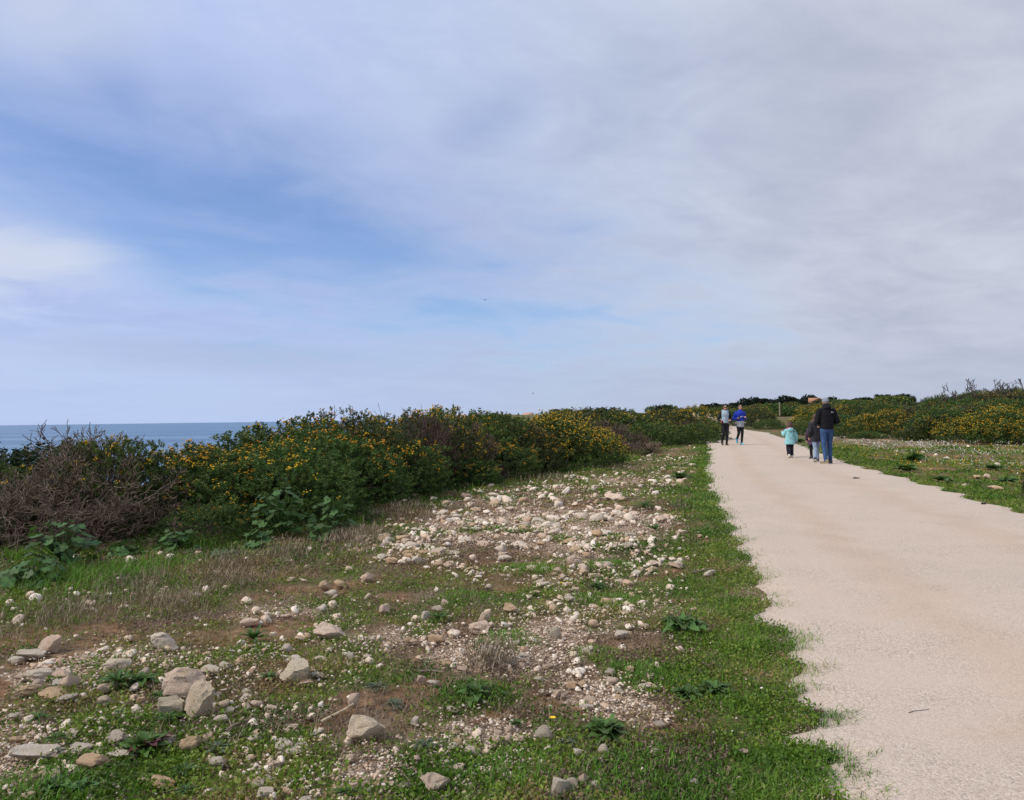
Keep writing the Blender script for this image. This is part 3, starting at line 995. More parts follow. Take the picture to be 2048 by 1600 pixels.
# right of the path: front row, each at its own place
for (k, px, d, top, w, lab) in [
    ('medick12', 1513, 70, 814, 3.4, 'round yellow-green shrub right behind the runner in blue'),
    ('green10', 1540, 67, 838, 2.4, 'dark round shrub at the inside of the path bend'),
    ('dark10', 1482, 76, 822, 2.4, 'dark shrub glimpsed between the two runners'),
    ('medick10', 1622, 50, 815, 2.6, 'flowering shrub left of the man, above the girl'),
    ('green10', 1604, 47, 843, 1.6, 'plain green shrub above the girl in the turquoise coat'),
    ('green10', 1690, 46, 830, 3.0, 'plain green shrub standing highest just right of the man in black'),
    ('green10', 1700, 42, 852, 2.6, 'green shrub at the meadow edge right of the man'),
    ('medick10', 1775, 42, 823, 3.4, 'densely yellow dome-shaped shrub on the meadow edge'),
    ('medick11', 1735, 40, 862, 1.8, 'small green shrub left of the yellow dome'),
    ('medick11', 1838, 38, 850, 2.2, 'low sparsely flowering shrub between the dome and the big right-hand shrub'),
    ('medick12', 1875, 37, 832, 2.8, 'olive green shrub with scattered flowers behind the dry grass tuft'),
    ('medick10', 1945, 33.5, 835, 2.8, 'large yellow-covered shrub left of the right-hand border'),
    ('medick10', 2010, 32.5, 815, 3.0, 'tall yellow-covered shrub running out of the right border'),
    ('medick10', 2055, 31.5, 845, 2.6, 'lower yellow shrub cut by the right border'),
    ('gold', 2098, 12.6, 905, 0.75, 'single orange-flowered bush close by at the right border'),
]:
    x, y, z = at_d(px, d, top)
    plant(k, x, y, max(0.3, z - th(x, y)), w, lab, 'shrub', 'shrubs along the meadow right of the path')

def short16(a, b):
    return a if len(a.replace('-', ' ').split()) <= 15 else b


# right-hand slope: shrubs up to the ridge
SLOPE_LAB = {'medick12': 'olive flowering shrub on the scrubby slope right of the path', 'medick11': 'sparsely flowering green shrub on the right-hand slope',
             'green10': 'plain mid-green shrub on the right-hand slope', 'dark10': 'dark green shrub on the right-hand slope', 'mixed1': 'brownish shrub on the right-hand slope',
             'dead1': 'leafless brown shrub on the right-hand slope'}
r_ = random.Random(5)
for i in range(120):
    d = 37 + 52 * r_.random() ** 1.1
    px = r_.uniform(1655, 2090)
    x, y, z = at_d(px, d)
    if x - float(xr(y)) < 6.5 or (d < 46 and px < 1880):
        continue
    k = r_.choices(['medick12', 'medick11', 'green10', 'dark10', 'mixed1', 'dead1'], [3, 2.6, 2.6, 2.6, 2.4, 0.6])[0]
    if d < 53 and k in ('medick12', 'medick11', 'dead1'):
        k = r_.choice(['green10', 'dark10', 'mixed1', 'green10'])
    base = SLOPE_LAB[k].split(' on the')[0]
    row = 'low on the slope' if d < 52 else 'halfway up the slope' if d < 68 else 'near the ridge'
    mark = next(t for lim, t in ((1700, 'behind the man in black'), (1740, 'right of the man in black'), (1800, 'above the dense yellow dome shrub'), (1850, 'right of the dense yellow dome shrub'), (1905, 'above the dry grass tuft'),
                                 (1940, 'below the thin bare trees'), (1985, 'below the largest bare tree'), (2025, 'right of the largest bare tree'), (9999, 'at the right border')) if px < lim)
    wd = r_.uniform(2.4, 3.8)
    lab = one_of(f'{base} {row}, {mark}', short16(f"{'broad' if wd > 3.1 else 'narrow'} {base} {row}, {mark}", f'{base} {row}, {mark}'), f'{base} {row}, {mark}')
    plant(k, x, y, r_.uniform(1.2, 2.0), wd, lab, 'shrub', {'dead1': 'bare shrubs on the right-hand slope'}.get(k, SLOPE_LAB[k].replace('shrub', 'shrubs', 1)))
# far scrub
FAR_LAB = {'medick20': 'far olive shrub on the plain behind the path', 'medick21': 'far green shrub on the plain behind the path', 'dark20': 'far dark shrub on the plain behind the path'}
for i in range(150):
    d = 85 + 200 * r_.random()
    px = r_.uniform(1395, 1800) if i > 25 else r_.uniform(1100, 1420)
    x, y, z = at_d(px, d)
    if float(xl(y)) - 1.8 < x < float(xr(y)) + 2.2 and y < 150:
        continue
    if 1528 < px < 1612 and d < 125:
        continue
    k = r_.choices(['medick20', 'medick21', 'dark20'], [2, 2.5, 2.6])[0]
    base = FAR_LAB[k].split(' on the')[0]
    row = 'on the near plain' if d < 125 else 'amid the plain' if d < 190 else 'below the skyline pines'
    mark = next(t for lim, t in ((1400, 'beyond the far left hedge'), (1440, 'left of the runners'), (1500, 'behind the runners'), (1545, 'right of the runners'), (1590, 'around the lone post'), (1625, 'above the girl'),
                                 (1665, 'near the terracotta house'), (1710, 'right of the man in black'), (9999, 'at the foot of the right ridge')) if px < lim)
    wd = r_.uniform(3.0, 6.0)
    lab = one_of(f'{base} {row}, {mark}', short16(f"{'broad' if wd > 4.5 else 'narrow'} {base} {row}, {mark}", f'{base} {row}, {mark}'), f'{base} {row}, {mark}')
    plant(k, x, y, r_.uniform(1.2, 2.2), wd, lab, 'shrub', FAR_LAB[k].replace('shrub', 'shrubs', 1))


# ------------------------------------------------------------------ far pines, dead trees, house, posts
def pine(px, d, top, w, label):
    x, y, z = at_d(px, d, top)
    g0 = th(x, y)
    h = max(2.2, z - g0)
    o = empty('pine_tree', (x, y, g0 - 0.1), random.uniform(0, 6.28))
    tag(o, label, 'tree', 'dark trees on the far skyline')
    t = add('trunk', PINE_T, M['bark'], o, sc=(1, 1, h * 0.7))
    c = add('crown', random.choice(PINE_C), M['pine_leaf'], o, loc=(0, 0, h * 0.1), sc=(w / 2.3, w / 2.3, h * 0.9 / 1.5))
    c['kind'] = 'stuff'


PINE_C = []
for s in (60, 61, 62):
    me, *_ = foliage_mesh('crown', s, 420, 9, 0.24, 0.15, 0.28, lump=0.7, inner=0.6, zmin=-0.35)
    PINE_C.append(me)
_P0 = np.array([[0, 0, 0], [0.05, 0.02, 0.5], [0.05, 0.02, 0.5], [0.05, 0.02, 0.5]], float); _P1 = np.array([[0.05, 0.02, 0.5], [0, 0.06, 1.0], [0.5, 0.2, 0.85], [-0.45, -0.1, 0.9]], float)
_V, _F, _a = prism_segments(_P0, _P1, np.array([0.22, 0.17, 0.1, 0.1]), np.array([0.17, 0.08, 0.05, 0.05]), np.full(4, 0.5), 6)
PINE_T = mesh_np('trunk', _V, _F, {'rnd': _a})
ORD = 'first second third fourth fifth sixth seventh eighth ninth tenth eleventh twelfth thirteenth fourteenth fifteenth sixteenth seventeenth eighteenth nineteenth twentieth'.split()
n_ = 0
for (px, top, w, d) in [(1412, 811, 9, 300), (1432, 812, 8, 310), (1448, 809, 7, 320), (1470, 808, 8, 330), (1492, 803, 11, 330), (1510, 799, 11, 335), (1526, 799, 10, 335), (1545, 803, 7, 340), (1562, 800, 10, 345), (1574, 797, 12, 345),
                        (1590, 801, 11, 350), (1606, 802, 10, 350), (1619, 795, 9, 350), (1634, 799, 10, 355), (1660, 800, 11, 350), (1690, 799, 12, 340), (1725, 796, 12, 330), (1765, 792, 12, 320), (1800, 790, 12, 300)]:
    pine(px, d, top - 2 + random.uniform(-2, 3.5), w * random.uniform(0.5, 0.8), f'{ORD[n_]} dark pine from the left on the far skyline')
    n_ += 1


def dead_tree(px, d, base_py, top_py, w, seed, label):
    x, y, z = at_d(px, d, top_py)
    g0 = th(x, y)
    h = max(1.2, z - g0)
    o = empty('dead_tree', (x, y, g0), 0)
    tag(o, label, 'tree', 'bare trees on the right ridge')
    r = np.random.default_rng(seed)
    P0, P1, a, b = branch_segments(r, 5, 3, w * 0.62, h * 0.8, 0.05, kids=(2, 3), curl=0.35, upw=0.9, base_r=0.1)
    zt = h * 0.32
    P0[:, 2] += zt; P1[:, 2] += zt
    V, Fs, at_ = prism_segments(P0, P1, np.maximum(a, 0.024), np.maximum(b, 0.02), r.random(len(P0)))
    add('branches', mesh_np('branches', V, Fs, {'rnd': at_}), M['bark'], o)
    V, Fs, at_ = prism_segments(np.array([[0, 0, 0.]]), np.array([[0, 0, zt + 0.1]]), np.array([0.1]), np.array([0.07]), np.array([0.4]), 6)
    add('trunk', mesh_np('trunk', V, Fs, {'rnd': at_}), M['bark'], o)


dead_tree(1962, 70, 785, 757, 1.9, 71, 'bare dark tree with spreading branches, largest on the right ridge')
dead_tree(1900, 72, 785, 770, 1.2, 72, 'thin bare tree left of the largest bare tree on the ridge')
dead_tree(1922, 74, 786, 774, 1.0, 73, 'lowest bare tree, close left of the largest one')
dead_tree(2012, 68, 780, 764, 1.5, 74, 'bare tree right of the largest one on the ridge')
dead_tree(2045, 66, 780, 767, 1.0, 75, 'bare tree tip at the right border of the ridge')


def box_np(x0, x1, y0, y1, z0, z1):
    v = np.array([[x, y, z] for z in (z0, z1) for (x, y) in ((x0, y0), (x1, y0), (x1, y1), (x0, y1))], float)
    f = np.array([[3, 2, 1, 0], [4, 5, 6, 7], [0, 1, 5, 4], [1, 2, 6, 5], [2, 3, 7, 6], [3, 0, 4, 7]])
    return v, f


def join_np(parts):
    V, Fq, o = [], [], 0
    for v, f in parts:
        V.append(v); Fq.append(np.asarray(f) + o); o += len(v)
    return np.vstack(V), Fq


def house(px, d, base_z, w, dp, h, label, wallc, roofc, name='house'):
    x, y, _ = at_d(px, d)
    g0 = base_z
    o = empty(name, (x, y, g0), R(-18))
    tag(o, label, 'house')
    mw = plain_mat('house_wall', wallc, 0.9, 0.1, 3); mr = plain_mat('roof_tiles', roofc, 0.9, 0.2, 6)
    add('wall', mesh_np('wall', *box_np(-w / 2, w / 2, -dp / 2, dp / 2, -3.0, h)), mw, o)
    v = np.array([[-w / 2 - .4, -dp / 2 - .4, h], [w / 2 + .4, -dp / 2 - .4, h], [w / 2 + .4, dp / 2 + .4, h], [-w / 2 - .4, dp / 2 + .4, h], [-w / 2 - .4, 0, h + 1.5], [w / 2 + .4, 0, h + 1.5]], float)
    add('roof', mesh_np('roof', v, [np.array([[0, 1, 5, 4], [2, 3, 4, 5], [3, 2, 1, 0]]), np.array([[0, 4, 3], [1, 2, 5]])]), mr, o)
    mg = plain_mat('window_glass', (0.05, 0.055, 0.06), 0.3)
    for xx in (-w * .3, 0, w * .3):
        add('window', mesh_np('window', *box_np(xx - .5, xx + .5, -dp / 2 - .03, -dp / 2 + .05, h * .35, h * .8)), mg, o)


_x, _y, _z = at_d(1634, 260, 812)
house(1630, 255, _z - 0.2, 3.0, 3.0, 1.3, 'small far house with terracotta roof among the dark trees', (0.46, 0.31, 0.22), (0.40, 0.21, 0.13))
_x, _y, _z = at_d(1057, 330, 832)
house(1057, 330, _z - 1.5, 3.5, 4, 1.4, 'tiny far house with pinkish roof just above the left hedge', (0.6, 0.5, 0.45), (0.52, 0.30, 0.24))


def post(px, d, base, top, rad, label):
    x, y, z = at_d(px, d, top)
    _, _, zb = at_d(px, d, base)
    o = empty('wooden_post', (x, y, zb)); tag(o, label, 'post')
    V, Fs, _ = prism_segments(np.array([[0, 0, -1.0]]), np.array([[0, 0, z - zb]]), np.array([rad]), np.array([rad * 0.85]), np.array([0.5]), 8)
    add('shaft', mesh_np('shaft', V, Fs), plain_mat('weathered_wood', (0.30, 0.25, 0.18), 0.9, 0.2, 8), o)
    V, Fs, _ = prism_segments(np.array([[0, 0, z - zb - 0.12]]), np.array([[0, 0, z - zb + 0.03]]), np.array([rad * 1.25]), np.array([rad * 1.1]), np.array([0.5]), 8)
    add('cap', mesh_np('cap', V, Fs), plain_mat('weathered_cap', (0.34, 0.30, 0.23), 0.9, 0.2, 8), o)


post(1559, 120, 818, 805, 0.11, 'lone pale post standing in the scrub above the girl')


# ------------------------------------------------------------------ stones
def ico(sub):
    import bmesh
    bm = bmesh.new()
    bmesh.ops.create_icosphere(bm, subdivisions=sub, radius=1.0)
    v = np.array([x.co[:] for x in bm.verts]); f = np.array([[x.index for x in q.verts] for q in bm.faces])
    bm.free()
    return v, f


ICO = {s: ico(s) for s in (1, 2, 3, 4)}


def stone_shape(v0, seed, cuts=9, rough=0.10, fine=0.05, soft=0.03, boxy=False):
    """an angular worn stone out of a unit sphere: random planes cut it, noise wears it"""
    r = np.random.default_rng(seed)
    v = v0.copy()
    nrm = dirs(cuts, r); off = r.uniform(0.42, 0.78, cuts)
    if boxy:
        ax = np.vstack([np.eye(3), -np.eye(3)]) + r.normal(0, 0.42, (6, 3))
        nrm = np.vstack([ax / np.linalg.norm(ax, axis=1, keepdims=True), nrm]); off = np.concatenate([r.uniform(0.52, 0.76, 6), off])
    for n_, o_ in zip(nrm, off):
        e = v @ n_ - o_
        v = v - np.where(e > 0, e * (1 - soft), 0)[:, None] * n_
    q = v0 * 1.0
    k = (n3(q, 1.7, seed % 97) - 0.5) * rough * 3 + (n3(q, 5.0, seed % 89 + 1) - 0.5) * fine * 3 + (n3(q, 12.0, seed % 83 + 2) - 0.5) * fine * 1.5
    v = v * (1 + k)[:, None]
    v = v / np.abs(v).max(0)
    return v


STONE = [mesh_np('stone', stone_shape(ICO[3][0], 100 + i, 9 if i % 3 else 5, boxy=i % 2 == 0), [ICO[3][1]], smooth=True) for i in range(14)]
BIG = [mesh_np('stone', stone_shape(ICO[4][0], 200 + i, 12, 0.16, 0.10, soft=0.10, boxy=True), [ICO[4][1]], smooth=True) for i in range(10)]
for me in STONE + BIG:
    me.materials.append(M['stone'])
    try:
        me.set_sharp_from_angle(angle=R(34))
    except Exception:
        pass


def stone(px, py, w, h, label, group=None, name='stone', big=False, color=(1, 1, 1), dep=None, rz=None, tilt=None, at_xyz=None, sink=0.26, lift=0.0):
    """stone whose foot shows at photo pixel (px, py + h/2), w x h photo pixels large"""
    if at_xyz is None:
        p = at(px, py + h * 0.38)
        dist = (Vector((0, 0, CAM_H)) - p).length
        W = w / F_PX * dist
        # height from the seen outline: the top face shows foreshortened
        s = CAM_H / dist
        D = W * (dep or random.uniform(0.6, 0.85))
        hm = h / F_PX * dist
        D = min(D, 0.75 * hm / s)
        H = math.sqrt(max(hm * hm - (D * s) ** 2, (0.3 * hm) ** 2)) / math.sqrt(max(1e-3, 1 - s * s)) * 1.15
        p = p + Vector((p.x, p.y, 0)).normalized() * D * 0.35
    else:
        p, W, D, H = at_xyz
    me = random.choice(BIG if big else STONE)
    o = add(name, me, None, None, (p.x, p.y, th(p.x, p.y) + H * (0.5 - sink) + lift),
            (random.uniform(-.2, .2), random.uniform(-.2, .2), random.uniform(-.5, .5) if rz is None else rz) if tilt is None else tilt, (W / 2, D / 2, H / 2))
    o.color = (*color, 1)
    tag(o, label, 'stone', group)
    return o


PINK, TAN, GREY, WHITE = (1.14, 1.03, 0.97), (1.0, 0.84, 0.66), (0.88, 0.89, 0.87), (1.15, 1.16, 1.15)
OLIVE = (1.08, 1.05, 0.96)
FG = 'named stones of the foreground'
NAMED = [
    (372, 1384, 74, 46, PINK, 'big flat-topped pinkish boulder leaning on two others at lower left', .55),
    (401, 1406, 58, 70, OLIVE, 'upright pitted boulder, right one of the leaning boulder pile', .0),
    (340, 1415, 46, 44, OLIVE, 'smallest slanted boulder, left one of the leaning boulder pile', .0),
    (593, 1347, 74, 46, OLIVE, 'large rough boulder tilted to the left, upper right of the leaning pile', .0),
    (325, 1285, 52, 38, WHITE, 'pale peaked boulder with ridged face in the grass edge', .0),
    (236, 1331, 50, 28, OLIVE, 'wide flat-faced stone at the right end of the left stone heap', .0),
    (101, 1290, 40, 28, PINK, 'pinkish banded stone highest in the left stone heap', .0),
    (62, 1308, 48, 20, WHITE, 'long whitish stone directly below the pinkish banded stone', .0),
    (32, 1320, 27, 11, WHITE, 'flat white stone near the left border', .0),
    (82, 1349, 47, 19, WHITE, 'long pale stone with a curved top in the left stone heap', .0),
    (123, 1350, 40, 19, PINK, 'pinkish slanted slab touching the long pale stone', .0),
    (137, 1366, 33, 24, PINK, 'blocky stone below the pinkish slanted slab', .0),
    (106, 1391, 58, 20, TAN, 'long cream slab lying lowest in the left stone heap', .0),
    (130, 1400, 40, 16, GREY, 'greyish flat slab tucked under the long cream slab', .0),
    (65, 1380, 40, 17, TAN, 'tan half-buried stone left of the long cream slab', .0),
    (420, 1339, 36, 18, WHITE, 'pale stone alone in the grass between the pile and the rough boulder', .0),
    (574, 1297, 21, 17, WHITE, 'small round white stone above the large rough boulder', .0),
    (586, 1317, 37, 14, WHITE, 'flat white stone just above the large rough boulder', .0),
    (644, 1317, 28, 12, WHITE, 'thin slanted white stone right of the large rough boulder', .0),
    (655, 1264, 68, 32, PINK, 'broad ledge of pale rock with two blocks, upper middle foreground', .0),
    (500, 1243, 34, 18, PINK, 'long stone at the margin of the dry heath', .0),
    (644, 1217, 22, 18, WHITE, 'pointed white stone standing above the broad rock ledge', .0),
    (448, 1408, 27, 15, PINK, 'pinkish pebble-shaped stone right beside the leaning pile', .0),
    (460, 1421, 22, 15, WHITE, 'small white stone under the pinkish one beside the pile', .0),
    (441, 1439, 28, 14, WHITE, 'white stone below and right of the leaning pile', .0),
    (511, 1477, 30, 14, WHITE, 'oval white stone midway between pile and big grey boulder', .0),
    (381, 1490, 40, 29, TAN, 'rounded cream stone below the leaning pile', .0),
    (243, 1511, 64, 20, WHITE, 'long low white stone with a flat top at lower left', .0),
    (232, 1478, 42, 20, GREY, 'greenish white stone beside the red-leaved weed', .0),
    (338, 1480, 28, 15, WHITE, 'white stone right of the red-leaved weed', .0),
    (186, 1528, 52, 28, TAN, 'cream stone with a humped top near the bottom left', .0),
    (431, 1525, 35, 18, WHITE, 'bone-shaped white stone near the bottom', .0),
    (531, 1586, 31, 26, WHITE, 'round white stone at the bottom border, left of centre', .0),
    (321, 1566, 52, 20, TAN, 'half-buried flat stone at the bottom left', .0),
    (75, 1506, 94, 28, WHITE, 'longest pale rock rib breaking the soil at lower left', .0),
    (159, 1497, 49, 16, WHITE, 'narrow pale rib continuing the longest rock rib', .0),
    (282, 1402, 16, 14, TAN, 'small orange-tinted stone left of the leaning pile', .0),
    (210, 1402, 28, 17, OLIVE, 'olive stone lying in leaves left of the orange-tinted stone', .0),
    (58, 1593, 28, 14, PINK, 'pinkish stone at the bottom left corner', .0),
    (287, 1345, 24, 16, GREY, 'greenish stone under the leafy weed by the flat-faced stone', .0),
    (725, 1460, 80, 52, OLIVE, 'biggest single grey-beige boulder, bottom centre, below the pale stick', .0),
    (709, 1400, 24, 25, PINK, 'upright pinkish stone at the top end of the pale stick', .0),
    (961, 1255, 45, 23, PINK, 'wide layered stone centre right, below the tan one', .0),
    (873, 1279, 33, 17, TAN, 'oblong tan stone at the left of the pebble patch', .0),
    (853, 1233, 21, 21, WHITE, 'white rounded stone next to the dark leafy weed', .0),
    (873, 1217, 30, 14, GREY, 'grey flat stone above the dark leafy weed', .0),
    (969, 1234, 21, 20, PINK, 'pinkish blocky stone above the wide layered stone', .0),
    (1019, 1216, 38, 21, TAN, 'tan loaf-shaped stone in the middle of the stony strip', .0),
    (1111, 1267, 23, 27, GREY, 'pointed triangular stone standing in the pebble patch', .0),
    (1244, 1267, 32, 18, WHITE, 'white layered stone right of the pebble patch', .0),
    (1087, 1472, 33, 32, GREY, 'grey angular block beside the yellow flower', .0),
    (945, 1503, 32, 18, WHITE, 'white humped stone on the bare soil', .0),
    (902, 1494, 26, 14, WHITE, 'irregular white stone left of the white humped stone', .0),
    (868, 1571, 60, 40, PINK, 'large pinkish rock half-buried at the bottom centre', .0),
    (1120, 1578, 34, 33, WHITE, 'whitest round boulder at the bottom, right of centre', .0),
    (1147, 1574, 27, 26, GREY, 'grey boulder leaning on the whitest round boulder', .0),
    (1167, 1561, 21, 24, PINK, 'upright pinkish stone behind the two bottom boulders', .0),
    (1191, 1571, 25, 16, WHITE, 'flat white stone right of the two bottom boulders', .0),
    (1020, 1458, 21, 18, PINK, 'rounded stone on top of the little row by the soil patch', .0),
    (1015, 1476, 19, 15, PINK, 'stone directly below the rounded one of the little row', .0),
    (1041, 1479, 20, 17, PINK, 'right-hand stone of the little row left of the grey block', .0),
    (998, 1467, 16, 13, PINK, 'left-hand stone of the little row by the soil patch', .0),
    (831, 1521, 18, 16, PINK, 'small pinkish stone alone on the red soil', .0),
    (891, 1524, 21, 11, WHITE, 'flat white pebble right of the red soil', .0),
    (1118, 1386, 24, 14, PINK, 'oval pinkish stone right of the dark central weed', .0),
    (1077, 1358, 19, 12, WHITE, 'round white stone above the dark central weed', .0),
    (843, 1357, 18, 12, PINK, 'white stone resting on a smaller tan one', .0),
    (1159, 1508, 26, 18, WHITE, 'white stone left below the cabbage-like dark plant', .0),
    (1207, 1503, 21, 25, WHITE, 'upright pale stone at the foot of the cabbage-like dark plant', .0),
    (744, 1278, 16, 13, WHITE, 'small round stone right of the broad rock ledge', .0),
    (815, 1280, 18, 13, TAN, 'small tan stone left of the oblong tan stone', .0),
    (892, 1327, 22, 12, TAN, 'tan oval stone at the lower rim of the pebble patch', .0),
    (1024, 1321, 29, 18, PINK, 'pinkish chunky stone in the lower pebble patch', .0),
    (979, 1301, 45, 17, WHITE, 'flat whitish slab in the pebble patch', .0),
    (1310, 1505, 20, 14, WHITE, 'whitish stone bordering the edge grass at the bottom', .0),
    (1385, 1567, 24, 17, WHITE, 'pinkish white stone in the grass at the bottom right', .0),
    (1002, 1098, 27, 21, WHITE, 'rounded white stone standing out in the stony strip', .0),
    (875, 1127, 25, 14, TAN, 'grey-tan stone at the left side of the stony strip', .0),
    (1147, 1123, 38, 23, PINK, 'largest pale stone of the middle stony strip', .0),
    (1116, 1141, 21, 14, PINK, 'stone touching the largest pale one of the strip', .0),
    (838, 1120, 30, 11, WHITE, 'flat white slab at the left edge of the strip', .0),
    (1225, 994, 46, 13, PINK, 'long pale slab far up the stony strip', .0),
    (932, 992, 21, 11, PINK, 'pinkish block in front of the hedge foot', .0),
    (867, 997, 16, 11, WHITE, 'white block left of the pinkish block at the hedge', .0),
    (976, 1173, 18, 13, WHITE, 'white oval stone above the pinkish blocky stone', .0),
    (733, 1156, 28, 18, PINK, 'stone at the upper right of the little heath-side cluster', .0),
    (650, 1171, 25, 20, TAN, 'tan upright stone of the heath-side cluster', .0),
    (679, 1168, 25, 15, TAN, 'tan low stone in the heath-side cluster', .0),
    (662, 1187, 28, 15, WHITE, 'white stone below the tan heath-side stones', .0),
    (1195, 1035, 35, 15, WHITE, 'humped white stone in the upper stony strip', .0),
    (1167, 1031, 27, 13, WHITE, 'white stone left of the humped white stone', .0),
    (1246, 1029, 21, 11, WHITE, 'white stone right of the humped white stone', .0),
    (1104, 1048, 28, 9, GREY, 'thin greyish slab in the upper stony strip', .0),
    (771, 1219, 25, 19, PINK, 'pinkish cracked stone left of the white rounded stone', .0),
    (890, 1206, 16, 13, PINK, 'small pinkish stone near the tan loaf-shaped stone', .0),
    (1952, 953, 17, 6, TAN, 'flat tan stone in the grass right of the path', .0),
    (1975, 953, 12, 8, PINK, 'pointed tan stone right of the path', .0),
    (1930, 970, 14, 6, PINK, 'pinkish stone nearest the right path edge', .0),
    (1992, 977, 28, 9, TAN, 'wide tan slab near the orange bush at the right border', .0),
    (1994, 929, 11, 7, WHITE, 'white stone in the meadow right of the path', .0),
    (1893, 916, 10, 5, WHITE, 'round whitish stone by the dry grass tuft', .0),
]
MARKS = []
for (px, py, w, h, c, lab, lift) in NAMED:
    MARKS.append((px, py, lab))
    stone(px, py, w, h, lab, 'limestone pieces lying on the rough ground', 'boulder' if w >= 40 else 'stone', w >= 38, c, lift=0.05 if lift else 0.0)
# the far boulder by the path
x, y, z = at_d(1418, 104, 823)
b_ = add('boulder', BIG[3], None, None, (x - 1.2, y, th(x, y) + 0.55), (0.1, -0.12, 0.3), (1.5, 1.0, 0.8))
b_.color = (*PINK, 1); tag(b_, 'far pale boulder on the bend left of the runners', 'stone')

# further stones: about two hundred of their own, the rest one mass
cand = []
r = np.random.default_rng(77)
N = 60000
rr = np.exp(r.uniform(np.log(2.6), np.log(45), N)); aa = np.radians(r.uniform(-36, 36, N))
X, Y = rr * np.sin(aa), rr * np.cos(aa)
Gf, Sf = fields(X, Y)
rg = fbm(X, Y, 1.6, 3, 15)
dl = xl(Y) - X
ok = (dl > 0.25) & (X > xf(Y) - 0.2) & (r.random(N) < np.clip(Sf * 0.72 - 0.11, 0.03, 1) * (0.75 + 0.25 * sst(Y, 4.5, 7)) * 1.6 * np.clip(rg * 3 - 0.7, 0.25, 1))
ok |= (X - xr(Y) > 0.8) & (r.random(N) < np.clip(Sf * 0.5 - 0.15, 0.004, 1)) & (X - xr(Y) < 12)
X, Y, rr = X[ok][:12000], Y[ok][:12000], rr[ok][:12000]
size = 0.0165 * (1 - r.random(len(X))) ** -0.50
size = np.minimum(size, 0.085) * np.minimum(1.15, 0.42 + 0.08 * rr) * (0.75 + 0.5 * sst(Y, 5, 9))
pxs = size / rr * F_PX
order = np.argsort(-np.where(rr < 20, pxs, 0))
near_n = 196
SHORT = {(372, 1384): 'the leaning boulder pile', (593, 1347): 'the large rough tilted boulder', (325, 1285): 'the pale peaked boulder', (101, 1290): 'the pinkish banded stone', (82, 1349): 'the long curved-top stone', (106, 1391): 'the long cream slab',
         (655, 1264): 'the broad rock ledge', (725, 1460): 'the biggest grey-beige boulder', (961, 1255): 'the wide layered stone', (873, 1279): 'the oblong tan stone', (1019, 1216): 'the tan loaf-shaped stone', (1111, 1267): 'the pointed triangular stone',
         (1244, 1267): 'the white layered stone', (1087, 1472): 'the grey angular block', (945, 1503): 'the white humped stone', (868, 1571): 'the half-buried pinkish rock', (1120, 1578): 'the whitest round boulder', (1118, 1386): 'the oval pinkish stone',
         (979, 1301): 'the whitish slab in the pebbles', (1002, 1098): 'the rounded white strip stone', (1147, 1123): 'the largest pale strip stone', (875, 1127): 'the grey-tan stone at the strip edge', (1225, 994): 'the long far slab', (932, 992): 'the pinkish block by the hedge',
         (650, 1171): 'the heath-side stones', (1195, 1035): 'the humped white strip stone', (1104, 1048): 'the thin greyish slab', (771, 1219): 'the pinkish cracked stone', (75, 1506): 'the longest rock rib', (1952, 953): 'the flat tan meadow stone', (1893, 916): 'the dry grass tuft',
         (1310, 1505): 'the stone bordering the rim grass', (733, 1156): 'the stone at the heath corner', (976, 1173): 'the white oval stone', (381, 1490): 'the rounded cream stone'}
SHORT.update({(1210, 1440): 'the cabbage-like dark plant', (950, 1392): 'the dark broad-leaved weed', (1360, 958): 'the far dark rim plant', (1290, 1015): 'the dark plant of the upper strip', (1310, 1060): 'the green weed of the strip', (1195, 1178): 'the dark weed by the green mound',
              (1360, 1255): 'the broad weed on the rim grass', (1235, 920): 'the pale wispy bush', (1060, 960): 'the brown heath by the hedge', (1330, 905): 'the far end of the strip', (1830, 922): 'the tallest dark meadow plant', (1985, 938): 'the white meadow stone'})


def where(px, py):
    q = sorted(((px - a) ** 2 + (1.8 * (py - b)) ** 2, (a, b)) for a, b in SHORT)[:3]
    out = []
    for _, (a, b) in q:
        dx, dy = px - a, 1.8 * (py - b)
        far_ = ' close' if dx * dx + dy * dy < 60 ** 2 else ''
        rel = (f'{far_} right of' if dx > 0 else f'{far_} left of') if abs(dx) > abs(dy) else (' in front of' if dy > 0 else ' behind')
        out.append(f'{rel} {SHORT[(a, b)]}')
    return out


CN = {PINK: 'pinkish', WHITE: 'whitish', TAN: 'tan', GREY: 'greyish'}
LABS = ['pale limestone piece in the thick of the stony strip', 'small pale stone scattered on the grassy foreground soil', 'pale stone on the far part of the stony strip', 'pale stone in the meadow right of the path']
for i in order[:near_n]:
    p = Vector((X[i], Y[i], 0)); s = size[i] * 1.5
    k = 3 if X[i] > xr(Y[i]) else (1 if Y[i] < 5.2 else (0 if Y[i] < 11 else 2))
    cc = random.choice([PINK, WHITE, WHITE, TAN, PINK, PINK, GREY, WHITE])
    qx, qy = to_px(p.x, p.y, th(p.x, p.y))
    ws = where(qx, qy)
    sz = 'sizeable' if pxs[i] > 17 else 'small'
    lab = one_of(f'{CN[cc]} stone{ws[0]}', f'{sz} {CN[cc]} stone{ws[0]}', f'{CN[cc]} stone{ws[1]}', f'{sz} {CN[cc]} stone{ws[1]}', f'{CN[cc]} stone{ws[2]}', LABS[k])
    stone(0, 0, 0, 0, lab, ('limestone pieces of the stony strip', 'small stones of the foreground', 'far stones of the stony strip', 'stones right of the path')[k],
          'stone', False, cc, at_xyz=(p, s, s * random.uniform(.6, .9), s * random.uniform(.28, .55)), rz=random.uniform(0, 6.28), sink=0.32)
rest = order[near_n:]


